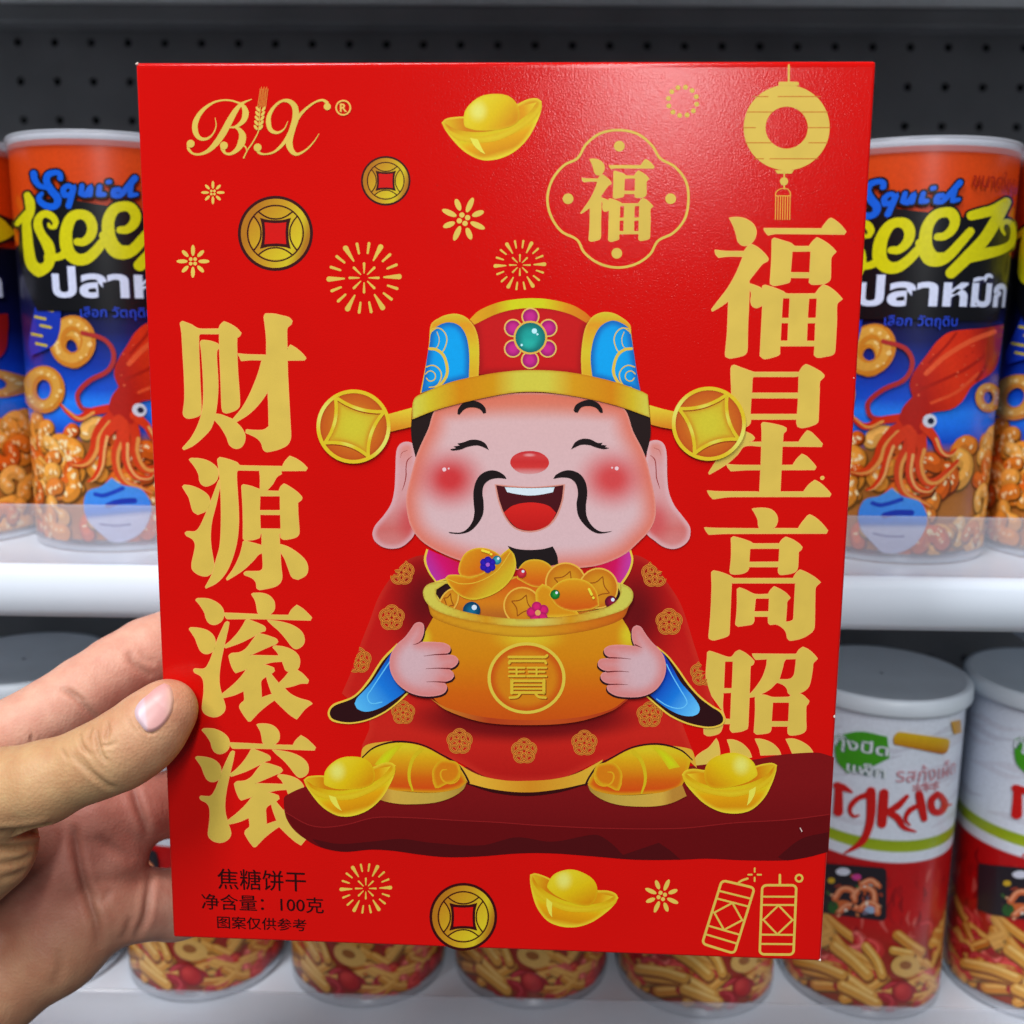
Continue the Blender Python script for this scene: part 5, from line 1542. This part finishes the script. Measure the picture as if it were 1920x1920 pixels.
def surface_nets(F, lo, h):
    s = F < 0
    nx, ny, nz = F.shape
    c8 = [s[i:nx - 1 + i, j:ny - 1 + j, k:nz - 1 + k] for i in (0, 1) for j in (0, 1) for k in (0, 1)]
    cnt = sum(c.astype(np.int8) for c in c8)
    act = (cnt > 0) & (cnt < 8)
    I = np.argwhere(act)
    idx = -np.ones(act.shape, np.int64)
    idx[tuple(I.T)] = np.arange(len(I))
    acc = np.zeros((len(I), 3)); num = np.zeros(len(I))
    cor = [(i, j, k) for i in (0, 1) for j in (0, 1) for k in (0, 1)]
    val = {c: F[I[:, 0] + c[0], I[:, 1] + c[1], I[:, 2] + c[2]].astype(float) for c in cor}
    for a in cor:
        for axx in range(3):
            if a[axx] == 1: continue
            b = list(a); b[axx] = 1; b = tuple(b)
            va_, vb_ = val[a], val[b]
            m = (va_ < 0) != (vb_ < 0)
            t = np.where(m, va_ / np.where(m, va_ - vb_, 1), 0)
            p = np.array(a, float)[None].repeat(len(I), 0); p[:, axx] = t
            acc[m] += p[m]; num[m] += 1
    V = lo + h * (I + acc / num[:, None])
    Fq = []
    for axx in range(3):
        o1, o2 = [(1, 2), (2, 0), (0, 1)][axx]
        n = [nx, ny, nz]
        sa = [slice(1, n[0] - 1), slice(1, n[1] - 1), slice(1, n[2] - 1)]
        sa[axx] = slice(0, n[axx] - 1); sb = list(sa); sb[axx] = slice(1, n[axx])
        A_, B_ = s[tuple(sa)], s[tuple(sb)]
        ch = np.argwhere(A_ != B_)
        off = np.array([1, 1, 1]); off[axx] = 0
        ch = ch + off
        sgn = s[tuple(ch.T)]
        e1 = np.zeros(3, int); e1[o1] = 1; e2 = np.zeros(3, int); e2[o2] = 1
        q = [idx[tuple((ch - e1 - e2).T)], idx[tuple((ch - e2).T)], idx[tuple(ch.T)], idx[tuple((ch - e1).T)]]
        Q = np.stack(q, 1)
        Q[~sgn] = Q[~sgn][:, ::-1]
        Fq.append(Q)
    return V, np.vstack(Fq)


V, Q = surface_nets(F, lo, hh)
# smooth once, then press in the skin creases
nb = np.zeros_like(V); nc = np.zeros(len(V))
for a in range(4):
    for b in (1, 3):
        np.add.at(nb, Q[:, a], V[Q[:, (a + b) % 4]]); np.add.at(nc, Q[:, a], 1)
V = V * .4 + nb / nc[:, None] * .6
fn = np.cross(V[Q[:, 2]] - V[Q[:, 0]], V[Q[:, 3]] - V[Q[:, 1]])
vn_ = np.zeros_like(V)
for a in range(4): np.add.at(vn_, Q[:, a], fn)
vn_ /= np.linalg.norm(vn_, axis=1)[:, None] + 1e-12
CRn = np.array(CR); loc = (V - np.array(CAMP)) @ CRn
dep = -loc[:, 2]
ppx = np.stack([960 + FPX * loc[:, 0] / dep, 960 - FPX * loc[:, 1] / dep], 1)
vd = (V - np.array(CAMP)); vd /= np.linalg.norm(vd, axis=1)[:, None]
facing = -(vn_ * vd).sum(1)
H1, H2 = Zm(0, 1120, 4.8), Zm(0, 1440, 4)
CREASE = [(H1, "960,1105 972,1200 955,1300", 0.72, 3.5, 0), (H1, "865,1190 880,1300 915,1420 975,1500", 0.92, 3.7, 0), (H1, "825,1160 800,1250 810,1290", 0.52, 3.3, 0), (H1, "708,1215 735,1330 830,1440", 0.72, 3.5, 0),
          (H1, "900,1340 990,1330 1060,1290", 0.43, 3.3, 0), (H1, "540,1350 620,1475", 0.33, 3.3, 0), (H1, "640,1410 800,1560 960,1690 1060,1720", 0.72, 5.0, 0), (H1, "700,1400 850,1560", 0.33, 3.3, 0), (H1, "1160,1090 1190,1170 1260,1240", 0.29, 4.4, 0),
          (H1, "1222,1010 1215,1060 1240,1130 1300,1205 1360,1220 1440,1190", 0.60, 2.9, 0),
          (H2, "-60,495 150,483 300,462 400,428", 2.16, 6.6, 0), (H2, "-40,600 120,602 290,560", 0.96, 5.5, 0), (H2, "-40,725 150,695 250,640", 0.84, 5.5, 0), (H2, "-20,840 120,800 200,750", 0.60, 5.5, 0),
          (H1, "540,815 680,890 790,1010 880,1100", 0.90, 6.6, 1), (H1, "600,820 720,940", 0.38, 5.5, 1), (H1, "185,1100 250,1215 300,1320", 0.90, 5.5, 1), (H1, "1150,480 1205,580 1300,670 1360,720", 0.83, 7.7, 1), (H1, "1250,470 1320,560 1400,600", 0.45, 6.6, 1),
          (H2, "550,420 575,600 640,900 715,1150 745,1360", 1.50, 8.8, 1), (H2, "640,900 760,1000 850,900", 0.52, 7.7, 1), (H2, "990,110 1020,230 1090,430 1120,520", 1.20, 7.7, 1), (H2, "1135,770 1110,980 1085,1130 1005,1285", 1.20, 6.6, 1), (H2, "985,1110 950,1230 900,1300", 0.52, 6.6, 1),
          (H2, "430,1350 450,1500 380,1650", 0.45, 9.9, 1), (H2, "700,520 880,620 1000,700", 0.52, 9.9, 1)]
disp = np.zeros(len(V))
for z_, s, amp, sg, lay in CREASE:
    pl = smooth(z_(pts(s)), closed=False)
    sel = np.where((facing > .15) & ((dep < .325) if lay == 0 else (dep > .322)))[0]
    lo2, hi2 = pl.min(0) - 4 * sg, pl.max(0) + 4 * sg
    sel = sel[((ppx[sel] > lo2) & (ppx[sel] < hi2)).all(1)]
    if not len(sel): continue
    d = np.full(len(sel), 1e9); fr = np.zeros(len(sel)); ns = len(pl) - 1
    for i_, (p, q) in enumerate(zip(pl[:-1], pl[1:])):
        v = q - p; t = np.clip(((ppx[sel] - p) @ v) / (v @ v + 1e-9), 0, 1)
        e_ = np.hypot(*(ppx[sel] - p - t[:, None] * v).T)
        fr = np.where(e_ < d, (i_ + t) / ns, fr); d = np.minimum(d, e_)
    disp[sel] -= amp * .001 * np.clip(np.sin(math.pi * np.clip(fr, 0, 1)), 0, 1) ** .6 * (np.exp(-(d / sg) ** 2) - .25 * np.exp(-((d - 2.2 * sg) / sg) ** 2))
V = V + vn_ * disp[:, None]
# nearest part sets the skin tone; palm and crease shade painted in
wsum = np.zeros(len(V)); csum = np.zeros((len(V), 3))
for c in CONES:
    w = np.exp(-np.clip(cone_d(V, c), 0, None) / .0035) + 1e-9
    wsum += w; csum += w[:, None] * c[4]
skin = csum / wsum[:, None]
skin *= (1 + np.clip(disp / .001, -1, 0) * .25)[:, None]  # shade painted into the creases, darker with their depth
msk, nt, b = new_mat('skin')
at = N(nt, 'ShaderNodeAttribute', attribute_name='Col')
ge = N(nt, 'ShaderNodeNewGeometry')
t1 = N(nt, 'ShaderNodeTexNoise'); t1.inputs['Scale'].default_value = 160; t1.inputs['Detail'].default_value = 5
nt.links.new(ge.outputs['Position'], t1.inputs['Vector'])
rp = N(nt, 'ShaderNodeValToRGB')
rp.color_ramp.elements[0].position = .3; rp.color_ramp.elements[0].color = (.93, .80, .78, 1)
rp.color_ramp.elements[1].position = .7; rp.color_ramp.elements[1].color = (1.06, 1.08, 1.06, 1)
nt.links.new(t1.outputs['Fac'], rp.inputs['Fac'])
mx = N(nt, 'ShaderNodeMix', data_type='RGBA', blend_type='MULTIPLY'); mx.inputs['Factor'].default_value = 1
nt.links.new(at.outputs['Color'], mx.inputs['A']); nt.links.new(rp.outputs['Color'], mx.inputs['B'])
nt.links.new(mx.outputs['Result'], b.inputs['Base Color'])
b.inputs['Roughness'].default_value = .55
b.inputs['Specular IOR Level'].default_value = .38
b.inputs['Subsurface Weight'].default_value = .12
b.inputs['Subsurface Radius'].default_value = (1.0, .35, .2)
b.inputs['Subsurface Scale'].default_value = .003
t2 = N(nt, 'ShaderNodeTexVoronoi'); t2.inputs['Scale'].default_value = 1100
nt.links.new(ge.outputs['Position'], t2.inputs['Vector'])
t3 = N(nt, 'ShaderNodeTexNoise'); t3.inputs['Scale'].default_value = 500; t3.inputs['Detail'].default_value = 4
nt.links.new(ge.outputs['Position'], t3.inputs['Vector'])
ad = N(nt, 'ShaderNodeMath', operation='ADD')
nt.links.new(t2.outputs['Distance'], ad.inputs[0]); nt.links.new(t3.outputs['Fac'], ad.inputs[1])
bp = N(nt, 'ShaderNodeBump'); bp.inputs['Strength'].default_value = .42; bp.inputs['Distance'].default_value = .0002
nt.links.new(ad.outputs[0], bp.inputs['Height']); nt.links.new(bp.outputs['Normal'], b.inputs['Normal'])
org = np.array(pix(190, 1450, .33))
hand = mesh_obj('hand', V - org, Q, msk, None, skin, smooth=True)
hand.location = org
tag(hand, 'bare left hand gripping the red box, thumb on its front and fingers behind', 'hand')

# thumb nail: a thin curved plate lying on the thumb
NP = smooth(H1(pts("1212,1030 1222,985 1262,930 1330,872 1410,806 1480,770 1535,800 1562,880 1565,960 1545,1045 1490,1130 1430,1185 1360,1212 1310,1200 1255,1135 1222,1085")))
gx, gy = np.meshgrid(np.arange(NP[:, 0].min(), NP[:, 0].max(), 2.2), np.arange(NP[:, 1].min(), NP[:, 1].max(), 2.2))
G = np.stack([gx.ravel(), gy.ravel()], 1); G = G[inside(NP, G)]; G = G[edist(NP, G) > 1.2]
A2 = np.vstack([NP, G]); m = len(NP)
vs_, _, fs_, _, _, _ = delaunay_2d_cdt([Vector(p) for p in A2], [(i, (i + 1) % m) for i in range(m)], [], 0, 1e-5)
NQ = np.array([tuple(v) for v in vs_]); NF = np.array(fs_); NF = NF[inside(NP, NQ[NF].mean(1))]
dirs = np.array([tuple(cray(*p)) for p in NQ]); ln = np.linalg.norm(dirs, axis=1)
tt = np.full(len(NQ), .27)
for _ in range(40):
    d = sdf(np.array(CAMP) + dirs * tt[:, None])
    tt += np.clip(d, -.004, .004) / ln * .9
ed = edist(NP, NQ)
tt -= (np.minimum(ed / 6.0, 1.0) ** .6 * .0007 - .0001)
NV = np.array(CAMP) + dirs * tt[:, None] - org
cc = np.tile(lin((214, 160, 156)), (len(NQ), 1))
def mixc(a, col): 
    global cc
    cc = cc * (1 - a[:, None]) + lin(col) * a[:, None]
lx = sstep((NQ[:, 0] - (269 + .10 * (NQ[:, 1] - 1330))) / 7)
mixc((1 - lx) * .8, (206, 184, 194))
mixc(sstep((NQ[:, 0] - 305) / 20) * .6, (212, 178, 150))
e1_, e2_ = NQ[NF[:, 1]] - NQ[NF[:, 0]], NQ[NF[:, 2]] - NQ[NF[:, 0]]
fl = (e1_[:, 0] * e2_[:, 1] - e1_[:, 1] * e2_[:, 0]) > 0
NF[fl] = NF[fl][:, ::-1]
mn = printed('nail', rough=.36, spec=.5, grain=.04, gscale=300)
nail = mesh_obj('thumbnail', NV, NF.tolist(), mn, hand, cc, smooth=True)
